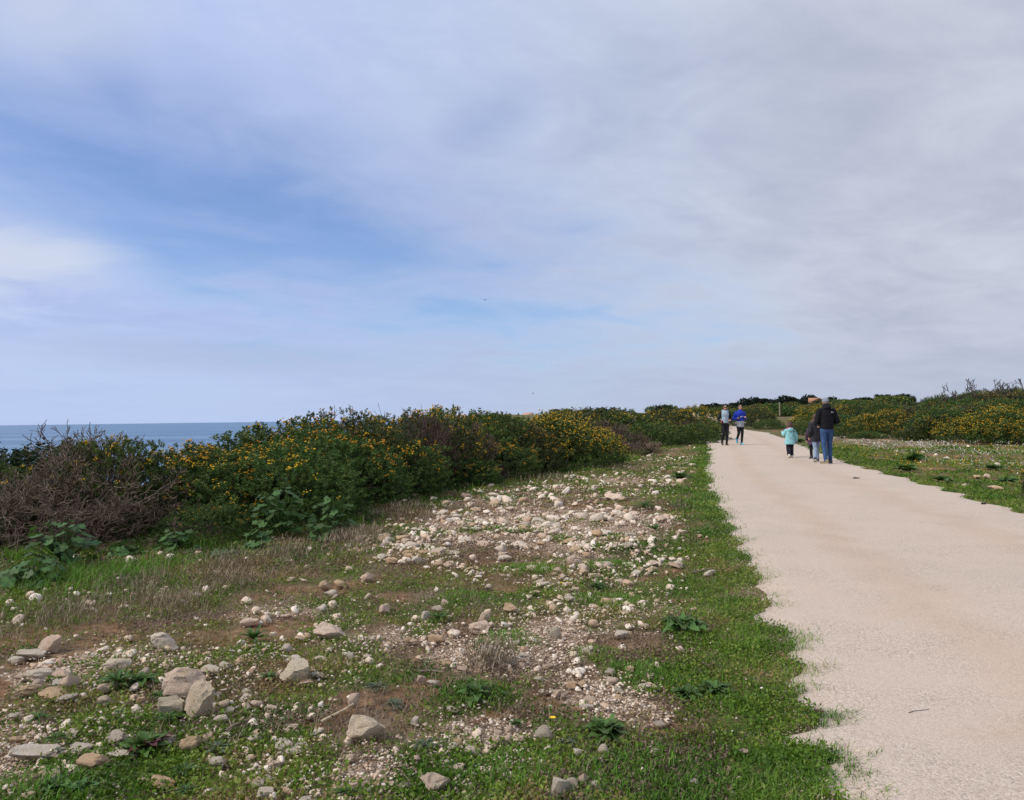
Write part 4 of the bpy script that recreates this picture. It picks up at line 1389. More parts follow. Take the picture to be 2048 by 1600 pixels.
def pebbles(name, X, Y, S, sub, seed, zoff=0.15, flat=(0.45, 0.8)):
    r = np.random.default_rng(seed)
    k = len(X)
    vs = [ICO[sub][0] * 1.0 if sub else OCT_V * 1.0][0]
    fs = ICO[sub][1] if sub else OCT_F
    shapes = []
    for s in range(8):
        q = stone_shape(vs, seed * 10 + s, 7, 0.1, 0.04)
        shapes.append(q)
    V, Fq, A, off = [], [], [], 0
    Z = terrain(X, Y)
    for s in range(8):
        idx = np.arange(s, k, 8)
        if not len(idx): continue
        rot = r.uniform(0, 6.28, len(idx)); c, sn = np.cos(rot), np.sin(rot)
        m = np.zeros((len(idx), 3, 3)); m[:, 0, 0] = c; m[:, 0, 1] = -sn; m[:, 1, 0] = sn; m[:, 1, 1] = c; m[:, 2, 2] = 1
        sx = S[idx] * 0.5; scl = np.stack([sx * r.uniform(0.8, 1.3, len(idx)), sx * r.uniform(0.6, 1.0, len(idx)), sx * r.uniform(*flat, len(idx))], 1)
        tl = r.normal(0, 0.22, (len(idx), 2))
        m = m * scl[:, None, :]
        m[:, 2, 0] += tl[:, 0] * scl[:, 0]; m[:, 2, 1] += tl[:, 1] * scl[:, 1]
        T = np.stack([X[idx], Y[idx], Z[idx] + scl[:, 2] * zoff], 1)
        v, f, a = instance_np(shapes[s], [fs], m, T, r.random(len(idx)))
        V.append(v); Fq.append(f[0] + off); A.append(a); off += len(v)
    return mesh_np(name, np.vstack(V), [np.vstack(Fq)], {'rnd': np.concatenate(A)}, smooth=sub >= 2)


big_rest = rest[pxs[rest] > 7]; small_rest = rest[pxs[rest] <= 7]
tag(add('loose_stones', pebbles('loose_stones', X[big_rest], Y[big_rest], size[big_rest] * 1.5, 2, 5), M['pebble']), kind='stuff')
tag(add('small_rubble', pebbles('small_rubble', X[small_rest], Y[small_rest], size[small_rest] * 1.4, 1, 6), M['pebble']), kind='stuff')
# fine gravel in the stony patches and along the path rim
N = 90000
rr = np.exp(r.uniform(np.log(2.5), np.log(16), N)); aa = np.radians(r.uniform(-36, 36, N))
X, Y = rr * np.sin(aa), rr * np.cos(aa)
Gf, Sf = fields(X, Y); dl = xl(Y) - X
ok = ((dl > 0.1) & (X > xf(Y)) & (r.random(N) < np.clip(Sf * 1.15 - 0.25 - 0.25 * Gf, 0.012, 1)))
X, Y, rr = X[ok][:34000], Y[ok][:34000], rr[ok][:34000]
tag(add('gravel', pebbles('gravel', X, Y, (0.006 + 0.024 * r.random(len(X)) ** 2) * np.maximum(1, rr / 7), 0, 7), M['pebble']), kind='stuff')
N = 60000
rr = np.exp(r.uniform(np.log(2.5), np.log(14), N)); aa = np.radians(r.uniform(-5, 36, N))
X, Y = rr * np.sin(aa), rr * np.cos(aa)
ins = X - xl_rag(Y)
ok = (ins > -0.15) & (X < xr(Y)) & (r.random(N) < 0.30 + 0.8 * np.exp(-(ins / 0.35) ** 2) + 0.35 * (fbm(X, Y, 1.1, 3, 30) > 0.52))
X, Y, rr = X[ok], Y[ok], rr[ok]
tag(add('path_gravel', pebbles('path_gravel', X, Y, r.uniform(0.003, 0.009, len(X)) * np.maximum(1, rr / 5), 0, 8, zoff=0.3), M['pebble']), kind='stuff')


# ------------------------------------------------------------------ grass and low plants
def blades(name, X, Y, L, W, mat, seed, lean=0.55, rnd=None, zoff=0.0, bend=0.5):
    r = np.random.default_rng(seed)
    n = len(X)
    Z = terrain(X, Y) - 0.02 + zoff
    a = r.uniform(0, 6.28, n)
    d = np.stack([np.cos(a), np.sin(a)], 1)
    side = np.stack([-d[:, 1], d[:, 0], np.zeros(n)], 1)
    ln = np.abs(r.normal(lean, 0.3, n))
    b = np.stack([X, Y, Z], 1)
    mid = b + np.stack([d[:, 0] * ln * 0.35, d[:, 1] * ln * 0.35, np.ones(n)], 1) * (L * 0.55)[:, None]
    tipd = np.stack([d[:, 0] * (ln + bend), d[:, 1] * (ln + bend), np.full(n, 0.75)], 1)
    tip = mid + tipd * (L * 0.5)[:, None]
    w = (W / 2)[:, None]
    V = np.stack([b - side * w, b + side * w, mid + side * w * 0.8, mid - side * w * 0.8, tip], 1).reshape(-1, 3)
    o = (np.arange(n) * 5)[:, None]
    Fq = np.array([[0, 1, 2, 3]]) + o; Ft = np.array([[3, 2, 4]]) + o
    rv = r.random(n) if rnd is None else rnd
    me = mesh_np(name, V, [Fq, Ft], {'rnd': np.repeat(rv, 5)})
    return tag(add(name, me, mat), kind='stuff')


def scatter(N, r0, r1, a0, a1, seed):
    r = np.random.default_rng(seed)
    rr = np.exp(r.uniform(np.log(r0), np.log(r1), N)); aa = np.radians(r.uniform(a0, a1, N))
    X, Y = rr * np.sin(aa), rr * np.cos(aa)
    Gf, Sf = fields(X, Y)
    return X, Y, rr, Gf, Sf, r


# grass of the path rim and the patches
X, Y, rr, Gf, Sf, r = scatter(560000, 2.5, 40, -37, 36, 201)
dl = xl_rag(Y) - X
L_, F_ = xl(Y), xf(Y)
t = (X - F_) / np.maximum(L_ - F_, 0.5)
edge = np.exp(-((dl - 0.25) / 0.5) ** 2)
cl = fbm(X, Y, 5.5, 3, 41)
pr = np.clip(Gf * 1.4 - 0.40, 0, 1) * (0.15 + 1.0 * edge) * np.clip((cl - 0.30) * 3.2, 0.05, 1)
pr = np.where((dl < -0.22), 0, pr)
right = X - xr_rag(Y)
pr = np.where(right > -0.15, np.clip(Gf * 1.2 - 0.35, 0, 1) * 0.55 * np.clip((cl - 0.3) * 3, 0.05, 1), np.where((dl < -0.22), 0, pr))
pr = np.where((right <= -0.15) & (t < -0.35), 0, pr)
ok = r.random(len(X)) < pr
X, Y, rr, dl = X[ok][:130000], Y[ok][:130000], rr[ok][:130000], dl[ok][:130000]
f = np.maximum(1, rr / 7) ** 0.8
blades('grass', X, Y, r.uniform(0.02, 0.06, len(X)) * np.minimum(f, 2), r.uniform(0.0025, 0.0045, len(X)) * f, M['grass'], 11, lean=0.9, bend=0.9,
       rnd=np.clip(fbm(X, Y, 2.0, 3, 44) * 1.5 - 0.45 + r.normal(0, 0.22, len(X)), 0, 1))
# taller grass in front of the left shrubs
X, Y, rr, Gf, Sf, r = scatter(260000, 4.4, 26, -37, 12, 202)
L_, F_ = xl(Y), xf(Y)
t = (X - F_) / np.maximum(L_ - F_, 0.5)
pr = (1 - sst(t, 0.12 + 0.10 * (Y < 8), 0.30 + 0.10 * (Y < 8))) * sst(t, -0.28, -0.1) * np.clip((fbm(X, Y, 1.3, 3, 45) - 0.42) * 4, 0.03, 0.8) * np.clip((fbm(X, Y, 7.0, 2, 47) - 0.3) * 3, 0.1, 1)
ok = r.random(len(X)) < pr
X, Y, rr = X[ok][:52000], Y[ok][:52000], rr[ok][:52000]
f = np.maximum(1, rr / 8)
blades('tall_grass', X, Y, r.uniform(0.05, 0.20, len(X)), r.uniform(0.003, 0.007, len(X)) * f, M['grass'], 12, lean=0.7, bend=0.7,
       rnd=np.clip(fbm(X, Y, 1.1, 3, 46) * 1.4 - 0.35 + r.normal(0, 0.15, len(X)), 0, 0.8))


# low herbs: small leaves lying over the soil
def herbs(name, X, Y, S, mat, seed, rnd, rise=0.02):
    r = np.random.default_rng(seed)
    n = len(X)
    dd = dirs(n, r, 0.0); dd[:, 2] = np.abs(dd[:, 2]) * 0.8 + 0.05
    fm = frames(dd, roll=r.uniform(0, 6.28, n)) * np.stack([S * 0.55, S * 0.55, S], 1)[:, None, :]
    T = np.stack([X, Y, terrain(X, Y) - 0.012 + r.random(n) ** 1.5 * rise], 1)
    tv, tf = diamond()
    V, Fs, a = instance_np(tv, tf, fm, T, rnd)
    return tag(add(name, mesh_np(name, V, Fs, {'rnd': a}), mat), kind='stuff')


X, Y, rr, Gf, Sf, r = scatter(700000, 2.5, 34, -37, 36, 203)
cl = fbm(X, Y, 4.2, 4, 42)
pr = np.clip(Gf * 1.8 - 0.35, 0, 1) * np.clip((cl - 0.30) * 4.0, 0.24, 1)
onp = (X > xl_rag(Y) + 0.03) & (X < xr_rag(Y) - 0.06)
t = (X - xf(Y)) / np.maximum(xl(Y) - xf(Y), 0.5)
pr = np.where(onp | (t < -0.4), 0, pr)
ok = r.random(len(X)) < pr
X, Y, rr, cl, Gf = X[ok][:260000], Y[ok][:260000], rr[ok][:260000], cl[ok][:260000], Gf[ok][:260000]
f = np.maximum(1, rr / 6) ** 0.85
hue = fbm(X, Y, 1.8, 3, 48)
herbs('ground_cover', X, Y, r.uniform(0.010, 0.026, len(X)) * f, M['cover'], 13, np.clip(hue * 1.9 - 0.62 + 0.55 * sst(fbm(X, Y, 0.85, 3, 49), 0.5, 0.68) * (xl(Y) - X > 0.7) + r.normal(0, 0.18, len(X)), 0, 1), 0.035)

# bright low mounds
MX, MY, MZ = [], [], []
rm = np.random.default_rng(61)
for (bx, by, br, w_) in GREENS:
    if w_ < 0.55:
        continue
    k = int(550 * (br / 0.22) ** 2 * min(1, 6.0 / by) ** 1.2)
    a_, q_ = rm.uniform(0, 6.28, k), np.sqrt(rm.random(k)) * br * rm.uniform(0.75, 1.1, k)
    lob = 0.75 + 0.5 * vnoise(np.cos(a_) * 2 + bx * 9, np.sin(a_) * 2 + by * 9)
    MX.append(bx + q_ * lob * np.cos(a_) * 1.2); MY.append(by + q_ * lob * np.sin(a_)); MZ.append(0.055 * (1 - (q_ / br / 1.1) ** 2) * rm.random(k) ** 0.5)
MX, MY, MZ = np.concatenate(MX), np.concatenate(MY), np.concatenate(MZ)
blades('moss_mounds', MX, MY, rm.uniform(0.015, 0.04, len(MX)), rm.uniform(0.0025, 0.0045, len(MX)) * np.maximum(1, MY / 6), M['grass'], 18, lean=1.0, bend=0.5, zoff=MZ, rnd=np.clip(rm.normal(0.42, 0.2, len(MX)), 0, 0.88))

# brown litter of dead leaves and bits
X, Y, rr, Gf, Sf, r = scatter(400000, 2.5, 16, -37, 30, 207)
pr = np.clip((fbm(X, Y, 1.9, 4, 57) - 0.44) * 5, 0.04, 1) * np.clip(1.1 - Sf, 0.15, 1)
dl = xl(Y) - X
ok = (dl > 0.35) & (X > xf(Y) + 0.3) & (r.random(len(X)) < pr)
X, Y, rr = X[ok][:60000], Y[ok][:60000], rr[ok][:60000]
herbs('leaf_litter', X, Y, r.uniform(0.008, 0.022, len(X)) * np.maximum(1, rr / 6), M['dry'], 19, np.clip(r.normal(0.35, 0.22, len(X)), 0, 1), 0.03)

# dry brown stems: heath patches and straw lying in the herbs
X, Y, rr, Gf, Sf, r = scatter(700000, 2.5, 30, -37, 36, 204)
t = (X - xf(Y)) / np.maximum(xl(Y) - xf(Y), 0.5)
HEATH = []
for (px, py, rad_) in [(430, 1130, 0.40), (340, 1175, 0.44), (60, 1245, 0.38), (330, 1215, .34), (455, 1165, .34), (250, 1200, .3), (130, 1225, .3), (800, 1030, 0.7), (700, 1080, .6), (620, 1110, .5), (1060, 960, 1.0), (1000, 950, .7), (1170, 935, 1.0), (860, 985, .6),
                       (980, 1330, .13), (940, 1020, .4), (1250, 940, .7), (1880, 885, 1.6), (1790, 866, 1.2)]:
    v_ = cam_ray(px, py); s_ = -CAM_H / v_.z
    HEATH.append((v_.x * s_, v_.y * s_, rad_))
hp = np.zeros(len(X))
for (bx, by, br) in HEATH:
    hp = np.maximum(hp, np.exp(-(((X - bx) ** 2 + (Y - by) ** 2) / (br * br)) ** 1.5))
hp = hp * np.clip((fbm(X, Y, 2.6, 3, 51) - 0.36) * 3.5, 0.02, 1)
onp = (X > xl_rag(Y) + 0.02) & (X < xr_rag(Y))
ok = (r.random(len(X)) < hp * 1.0) & ~onp
Xh, Yh, rh = X[ok][:60000], Y[ok][:60000], rr[ok][:60000]
blades('dry_heath', Xh, Yh, r.uniform(0.035, 0.09, len(Xh)), r.uniform(0.0025, 0.0045, len(Xh)) * np.maximum(1, rh / 7), M['dry'], 14, lean=1.3, bend=0.1, zoff=r.random(len(Xh)) ** 1.3 * 0.13)
ok = (r.random(len(X)) < np.clip((fbm(X, Y, 1.5, 3, 52) - 0.42) * 1.2, 0.04, 0.12) * (1 - np.clip(Sf, 0, 1) * 0.8)) & ~onp & (t > -0.2) & (xl(Y) - X > 0.55 + 0.4 * r.random(len(X)))
Xh, Yh, rh = X[ok][:42000], Y[ok][:42000], rr[ok][:42000]
blades('straw', Xh, Yh, r.uniform(0.03, 0.08, len(Xh)), r.uniform(0.002, 0.0032, len(Xh)) * np.maximum(1, rh / 6), M['dry'], 15, lean=1.6, bend=0.8)

# small white and yellow flowers in the meadow on the right
X, Y, rr, Gf, Sf, r = scatter(60000, 13, 48, 14, 36, 205)
u = X - xr(Y)
pr = np.where((u > 2.0) & (u < 14), np.clip((fbm(X, Y, 0.45, 3, 55) - 0.47) * 6, 0, 1) * sst(rr, 20, 27), 0) * 0.42
ok = r.random(len(X)) < pr
X, Y, rr = X[ok], Y[ok], rr[ok]
herbs('white_flowers', X, Y, 0.03 * np.maximum(1, rr / 16), M['white_fl'], 16, r.random(len(X)), 0.16)
X, Y, rr, Gf, Sf, r = scatter(9000, 9, 40, 16, 36, 206)
u = X - xr(Y)
ok = (u > 0.8) & (u < 10) & (r.random(len(X)) < np.clip((fbm(X, Y, 0.5, 3, 56) - 0.45) * 3, 0.02, 0.8))
X, Y, rr = X[ok], Y[ok], rr[ok]
herbs('yellow_flowers', X, Y, 0.028 * np.maximum(1, rr / 14), M['blossom'], 17, r.random(len(X)), 0.14)


# ------------------------------------------------------------------ leafy plants
def leaf_strap(lobes, wid, fold=0.12, n=6, droop=0.35, wave=0.0):
    """a leaf along +x, unit length, arching; lobed margin"""
    xs = np.linspace(0, 1, n + 1)
    V, Fq = [], []
    for i, s in enumerate(xs):
        w = wid * math.sin(math.pi * (0.08 + 0.9 * s ** 0.75)) * (1 + lobes * (1 if i % 2 else -1))
        z = 0.35 * s - droop * s * s
        z2 = z + fold * w * 2 + wave * math.sin(i * 2.4) * w
        V += [(s, -w, z2), (s, 0, z), (s, w, z + fold * w * 2 - wave * math.sin(i * 2.1) * w)]
        if i:
            b = 3 * (i - 1)
            Fq += [(b, b + 3, b + 4, b + 1), (b + 1, b + 4, b + 5, b + 2)]
    V = np.array(V)
    return mesh_np('leaf', V, [np.array(Fq)], {'rnd': np.clip(0.25 + 0.5 * np.repeat(xs, 3) + 0.0 * V[:, 0], 0, 1)}, smooth=True)


def leaf_palm(seed):
    """a lobed round leaf, blade in the xy plane with its stalk at the origin"""
    r = np.random.default_rng(seed)
    n = 21
    a = np.linspace(R(-160), R(160), n)
    V = [(0.0, 0, 0.0)]
    for i, q in enumerate(a):
        rad = 0.62 * (0.62 + 0.38 * abs(math.cos(q * 2.5))) * r.uniform(0.92, 1.08) * (1 if abs(q) < 2.3 else 0.85)
        V.append((0.15 + rad * math.cos(q), rad * math.sin(q), 0.10 * math.cos(q * 5) * rad - 0.22 * rad * rad + 0.06))
    Ft = [(0, i, i + 1) for i in range(1, n)]
    V = np.array(V)
    return mesh_np('leaf', V, [np.array(Ft)], {'rnd': np.concatenate([[0.8], r.uniform(0.2, 0.7, n)])}, smooth=False)


LEAFSET = {'broad': [leaf_strap(0.14, 0.20, wave=0.5), leaf_strap(0.2, 0.24, wave=0.6, droop=0.5)], 'narrow': [leaf_strap(0.25, 0.085, n=7), leaf_strap(0.2, 0.07, n=7, droop=0.5)],
           'palm': [leaf_palm(1), leaf_palm(2), leaf_palm(3)]}
_variants = {}


def leafmesh(kind, mat):
    lst = LEAFSET[kind]
    i = random.randrange(len(lst))
    key = (kind, i, mat.name)
    if key not in _variants:
        me = lst[i].copy(); me.materials.clear(); me.materials.append(mat)
        _variants[key] = me
    return _variants[key]


def rosette(px, py, w, n, kind, mat, label, group='leafy weeds of the stony ground', hgt=0.5, mat2=None):
    p = at(px, py)
    dist = (Vector((0, 0, CAM_H)) - p).length
    W = w / F_PX * dist
    o = empty('leafy_weed', (p.x, p.y, p.z - 0.005), random.uniform(0, 6.28))
    tag(o, label, 'weed', group)
    n = int(n * 1.5)
    for i in range(n):
        a = i * 2.39996 + random.uniform(-.5, .5)
        f = (i + 0.5) / n
        L = W * 0.47 * (1.0 - 0.55 * f) * random.uniform(0.8, 1.15)
        tilt = R(2) + f * hgt * 1.25 + random.uniform(-.1, .12)
        mt = mat2 if (mat2 and random.random() < 0.25) else mat
        c = add('leaf', leafmesh(kind, mt), None, o, (0.02 * W * math.cos(a), 0.02 * W * math.sin(a), 0.01 + 0.04 * W * f), (random.uniform(-.3, .3), -tilt, a), (L, L * random.uniform(.85, 1.25), L))
    return o


for (px, py, w, n, kind, mat, lab, hg, m2) in [
    (1210, 1470, 118, 26, 'broad', 'weed', 'dark cabbage-like plant, biggest in the foreground, near the path grass', 0.75, None),
    (950, 1392, 88, 20, 'broad', 'weed', 'dark broad-leaved weed right of centre, above the soil patch', 0.8, None),
    (1375, 1395, 90, 18, 'broad', 'weed', 'dark bluish weed inside the rim grass, left of the twig', 0.5, None),
    (1430, 1385, 90, 18, 'broad', 'weed', 'dark bluish weed inside the rim grass, nearer the path', 0.5, None),
    (508, 1280, 95, 24, 'narrow', 'weed', 'bushy green weed above the small round white stone', 0.7, None),
    (235, 1368, 100, 24, 'narrow', 'weed', 'wide green weed left of the leaning boulder pile', 0.5, None),
    (285, 1365, 70, 18, 'broad', 'weed', 'leafy weed touching the left of the boulder pile', 0.5, None),
    (290, 1500, 110, 26, 'broad', 'weed', 'weed with some dark red leaves below the boulder pile', 0.7, 'weed_red'),
    (165, 1580, 70, 12, 'broad', 'mallow', 'bright round-leaved weed at the bottom left', 0.5, None),
    (110, 1578, 80, 16, 'broad', 'weed', 'green weed beside the bright round-leaved one', 0.4, None),
    (435, 1500, 70, 20, 'narrow', 'weed_grey', 'grey-green rosette right of the rounded cream stone', 0.35, None),
    (368, 1545, 70, 20, 'narrow', 'weed', 'green rosette below the rounded cream stone', 0.35, None),
    (755, 1378, 66, 22, 'narrow', 'weed_grey', 'grey-green rosette above the pale stick', 0.35, None),
    (790, 1412, 60, 20, 'narrow', 'weed_grey', 'grey-green rosette right of the pinkish upright stone', 0.35, None),
    (335, 1440, 70, 20, 'narrow', 'weed', 'rosette under the smallest slanted boulder', 0.3, None),
    (320, 1395, 56, 18, 'narrow', 'weed', 'rosette hugging the left of the boulder pile', 0.35, None),
    (537, 1357, 56, 20, 'narrow', 'weed', 'star-shaped rosette left of the large rough boulder', 0.4, None),
    (112, 1480, 60, 18, 'narrow', 'weed', 'rosette above the longest rock rib', 0.3, None),
    (78, 1440, 60, 18, 'narrow', 'weed', 'rosette on the left above the red soil', 0.3, None),
    (850, 1495, 70, 20, 'narrow', 'weed_grey', 'greyish rosette right of the biggest boulder', 0.3, None),
    (1135, 1490, 62, 22, 'narrow', 'weed_grey', 'silvery rosette right of the grey angular block', 0.35, None),
    (690, 1588, 60, 18, 'narrow', 'weed', 'rosette at the bottom border below the biggest boulder', 0.3, None),
    (370, 1585, 60, 18, 'narrow', 'weed', 'rosette at the bottom border left of the round white stone', 0.3, None),
    (115, 1508, 44, 16, 'narrow', 'weed_grey', 'small rosette growing on the longest rock rib', 0.4, None),
    (875, 1240, 70, 20, 'narrow', 'weed', 'dark leafy weed among the white stones, upper centre', 0.7, None),
    (1030, 1450, 36, 9, 'broad', 'mallow', 'small bright-leaved seedling above the little row of stones', 0.8, None),
    (1005, 1395, 40, 9, 'broad', 'mallow', 'bright seedling right of the dark broad-leaved weed', 0.9, None),
    (1360, 958, 60, 16, 'broad', 'weed', 'dark plant far up the rim of the path', 0.8, None),
    (1290, 1015, 70, 18, 'narrow', 'weed', 'dark plant in the upper stony strip', 0.6, None),
    (1310, 1060, 60, 16, 'narrow', 'weed', 'green weed in the strip below the far dark plant', 0.5, None),
    (1195, 1178, 60, 16, 'broad', 'weed', 'dark weed behind the bright green mound', 0.6, None),
    (1360, 1255, 110, 22, 'broad', 'weed', 'broad dark weed on the rim grass at mid distance', 0.5, None),
    (1830, 922, 60, 18, 'broad', 'weed', 'tallest dark plant right of the path', 0.9, None),
    (1812, 942, 64, 18, 'broad', 'weed', 'dark plant nearest the path on its right side', 0.7, None),
    (1885, 962, 50, 16, 'broad', 'weed', 'dark flat plant in the grass on the right', 0.5, None),
    (1985, 938, 44, 14, 'broad', 'weed', 'dark plant left of the white meadow stone', 0.6, None),
    (2020, 965, 52, 16, 'broad', 'weed', 'dark plant left of the orange bush', 0.6, None),
    (1600, 885, 34, 14, 'broad', 'weed', 'green plant beside the path between the girl and the children', 0.9, None),
]:
    rosette(px, py, w, n, kind, M[mat], lab, hgt=hg, mat2=M[m2] if m2 else None)


def mallow(px, py, w, h, n, label, leaf=0.098):
    """tall leafy plant: stems and stalked lobed leaves, each leaf its own mesh"""
    p = at(px, py)
    dist = (Vector((0, 0, CAM_H)) - p).length
    W, H = w / F_PX * dist, h / F_PX * dist
    o = empty('mallow_plant', (p.x, p.y, p.z - 0.02))
    tag(o, label, 'plant', 'large-leaved plants at the foot of the left hedge')
    P0, P1 = [], []
    for i in range(n):
        a = i * 2.39996 + random.uniform(-.4, .4)
        f = (i + 0.5) / n
        rad = W * 0.5 * math.sqrt(random.uniform(0.08, 1.0)) * (1 - 0.35 * f)
        z = H * (0.12 + 0.85 * f) * (1 - 0.3 * (rad / (W * 0.5)) ** 2) + random.uniform(-.03, .03)
        q = Vector((rad * math.cos(a), rad * math.sin(a), max(0.03, z)))
        s = leaf * random.uniform(0.7, 1.35) * (1.1 - 0.35 * f)
        add('leaf', leafmesh('palm', M['mallow']), None, o, q, (random.uniform(-.5, .5), random.uniform(0.0, 0.75), a), (s, s, s))
        P0.append((0.15 * q.x, 0.15 * q.y, q.z * 0.35)); P1.append(q[:])
    for k in range(4):
        P0.append((0, 0, 0)); P1.append((random.uniform(-.06, .06), random.uniform(-.06, .06), H * 0.7))
    P0, P1 = np.array(P0), np.array(P1)
    V, Fs, a_ = prism_segments(P0, P1, np.full(len(P0), 0.006), np.full(len(P0), 0.003), np.full(len(P0), 0.7))
    me = mesh_np('stem', V, Fs, {'rnd': a_})
    s_ = add('stem', me, M['mallow'], o); s_['kind'] = 'stuff'


mallow(120, 1130, 125, 85, 70, 'dark large-leaved plant before the bare twigs, leftmost of its kind')
mallow(60, 1165, 110, 45, 40, 'low large-leaved plant in the tall grass at far left')
mallow(355, 1100, 75, 42, 35, 'bright green large-leaved plant at the foot of the twiggy shrub')
mallow(245, 1110, 80, 30, 29, 'low bright leaves below the bare twiggy shrub')
mallow(455, 1108, 56, 20, 24, 'light green low leafy clump under the small dark shrub')
mallow(560, 1070, 120, 100, 75, 'tallest pale-leaved mallow in front of the flowering hedge')
mallow(515, 1095, 60, 40, 29, 'small mallow at the left foot of the tallest one')
mallow(670, 1065, 110, 85, 64, 'mallow below the thin white dried stalks')
mallow(640, 1080, 60, 35, 27, 'low yellowish mallow between the two tall ones')
mallow(1235, 920, 60, 20, 21, 'green clump at the foot of the pale wispy bush')


def stalks(px, py, h, n, label):
    p = at(px, py)
    dist = (Vector((0, 0, CAM_H)) - p).length
    H = h / F_PX * dist
    o = empty('dried_stalks', (p.x, p.y, p.z)); tag(o, label, 'plant')
    for i in range(n):
        a = random.uniform(-.35, .35); b = random.uniform(-.3, .3)
        pts = [(0.02 * i, 0, 0), (0.02 * i + a * H * .4, b * H * .3, H * .5), (0.02 * i + a * H * .6, b * H * .5, H * random.uniform(.8, 1.05))]
        P0 = [pts[0], pts[1]]; P1 = [pts[1], pts[2]]
        ra = [0.006, 0.005]; rb = [0.005, 0.003]
        for k in range(6):
            f = k / 6
            c = np.array(pts[1]) * (1 - f) + np.array(pts[2]) * f
            P0.append(c); P1.append(c + np.array([random.uniform(-.04, .04), random.uniform(-.04, .04), 0.03])); ra.append(0.004); rb.append(0.007)
        V, Fs, a_ = prism_segments(np.array(P0, float), np.array(P1, float), np.array(ra), np.array(rb), np.full(len(P0), 0.9), 4)
        add('stalk', mesh_np('stalk', V, Fs, {'rnd': a_}), plain_mat('straw_stalk', (0.42, 0.37, 0.29), 0.9), o)


stalks(692, 1000, 62, 6, 'thin pale dried stalks standing in front of the dark hedge')


def flower(px, py, label):
    p = at(px, py)
    o = empty('yellow_flower', p); tag(o, label, 'flower')
    V, Fs, a_ = prism_segments(np.array([[0, 0, 0.]]), np.array([[0.01, 0, 0.06]]), np.array([0.002]), np.array([0.0018]), np.array([0.5]), 4)
    add('stem', mesh_np('stem', V, Fs, {'rnd': a_}), M['cover'], o)
    n = 16
    a = np.arange(n) / n * 2 * math.pi
    V = [(0.01, 0, 0.063)] + [(0.01 + 0.016 * math.cos(q) * (1 if i % 2 else 0.7), 0.016 * math.sin(q) * (1 if i % 2 else 0.7), 0.068) for i, q in enumerate(a)]
    add('petals', mesh_np('petals', np.array(V), [np.array([(0, i + 1, (i + 1) % n + 1) for i in range(n)])], {'rnd': np.full(n + 1, 1.0)}), M['petal'], o)


M['petal'] = plain_mat('dandelion_yellow', (0.85, 0.55, 0.02), 0.6, 0.1)
flower(1101, 1466, 'single yellow dandelion beside the grey angular block')
flower(1352, 998, 'yellow dandelion in the rim grass far up the path')
flower(1121, 1182, 'yellow dandelion at the bright green mound')


# ------------------------------------------------------------------ sticks and scraps
def stick(px0, py0, px1, py1, rad, c, label, name='stick', lift=0.02, wob=0.1, forks=0):
    a, b = at(px0, py0), at(px1, py1)
    o = empty(name, a); tag(o, label, 'stick')
    n = 7
    pts = []
    d = b - a
    side = Vector((-d.y, d.x, 0)) * wob
    for i in range(n + 1):
        f = i / n
        q = d * f + side * (math.sin(f * 5.1) * 0.25 + random.uniform(-.1, .1))
        q.z = th(a.x + q.x, a.y + q.y) - a.z + lift
        pts.append(np.array(q[:]))
    P0, P1 = np.array(pts[:-1]), np.array(pts[1:])
    ra = rad * np.linspace(1, 0.65, n + 1)
    V, Fs, _ = prism_segments(P0, P1, ra[:-1], ra[1:], np.full(n, .5), 7)
    m = plain_mat('dry_wood', c, 0.9, 0.25, 60, 0.4)
    add('stem', mesh_np('stem', V, Fs, smooth=True), m, o)
    for k in range(forks):
        q = pts[2 + k]
        e = q + np.array([random.uniform(-.06, .06), random.uniform(0.02, .08), 0.015])
        V, Fs, _ = prism_segments(q[None], e[None], np.array([rad * .6]), np.array([rad * .3]), np.array([.5]), 5)
        add('twig', mesh_np('twig', V, Fs), m, o)


stick(641, 1453, 706, 1416, 0.0085, (0.52, 0.41, 0.26), 'straight pale stick pointing at the upright pinkish stone', wob=0.02)
stick(452, 1468, 500, 1440, 0.009, (0.20, 0.15, 0.11), 'weathered brown driftwood piece below the boulder pile', 'driftwood', 0.012, 0.25, 1)
stick(1378, 1149, 1425, 1140, 0.006, (0.22, 0.18, 0.15), 'dark thin twig on the rim grass at mid distance', wob=0.1, forks=1)
stick(840, 1349, 890, 1350, 0.005, (0.20, 0.16, 0.13), 'grey twig lying by the brown heath tuft', wob=0.2, forks=1)
stick(1628, 1427, 1648, 1430, 0.006, (0.12, 0.08, 0.06), 'short dark twig poking from the grass tongue onto the path', wob=0.1)
stick(1818, 1428, 1856, 1420, 0.0022, (0.16, 0.15, 0.15), 'hair-thin dark stalk lying on the path gravel', wob=0.15, lift=0.008)
stick(985, 1345, 1000, 1312, 0.006, (0.14, 0.10, 0.08), 'curled dry stem standing in the brown heath tuft', wob=0.2, forks=2)


def scrap(px, py, w, h, label, seed, parts=2):
    p = at(px, py)
    dist = p.length
    W = w / F_PX * dist
    o = empty('dark_scrap', p, random.uniform(-.2, .2)); tag(o, label, 'litter')
    m = plain_mat('dark_litter', (0.025, 0.024, 0.026), 0.8, 0.3, 30, 0.3)
    for k in range(parts):
        v = stone_shape(ICO[2][0], seed + k, 5, 0.22, 0.1)
        v = v * np.array([W * (0.32 if parts > 1 else .5), W * 0.22, W * h * 0.5]) * (1 - 0.2 * k)
        f = (k / max(1, parts - 1) - 0.5) if parts > 1 else 0
        add(('crumpled_piece', 'folded_piece', 'crumpled_end')[k], mesh_np('piece', v, [ICO[2][1]], smooth=True), m, o, (f * W * 0.55, 0, W * h * 0.4))


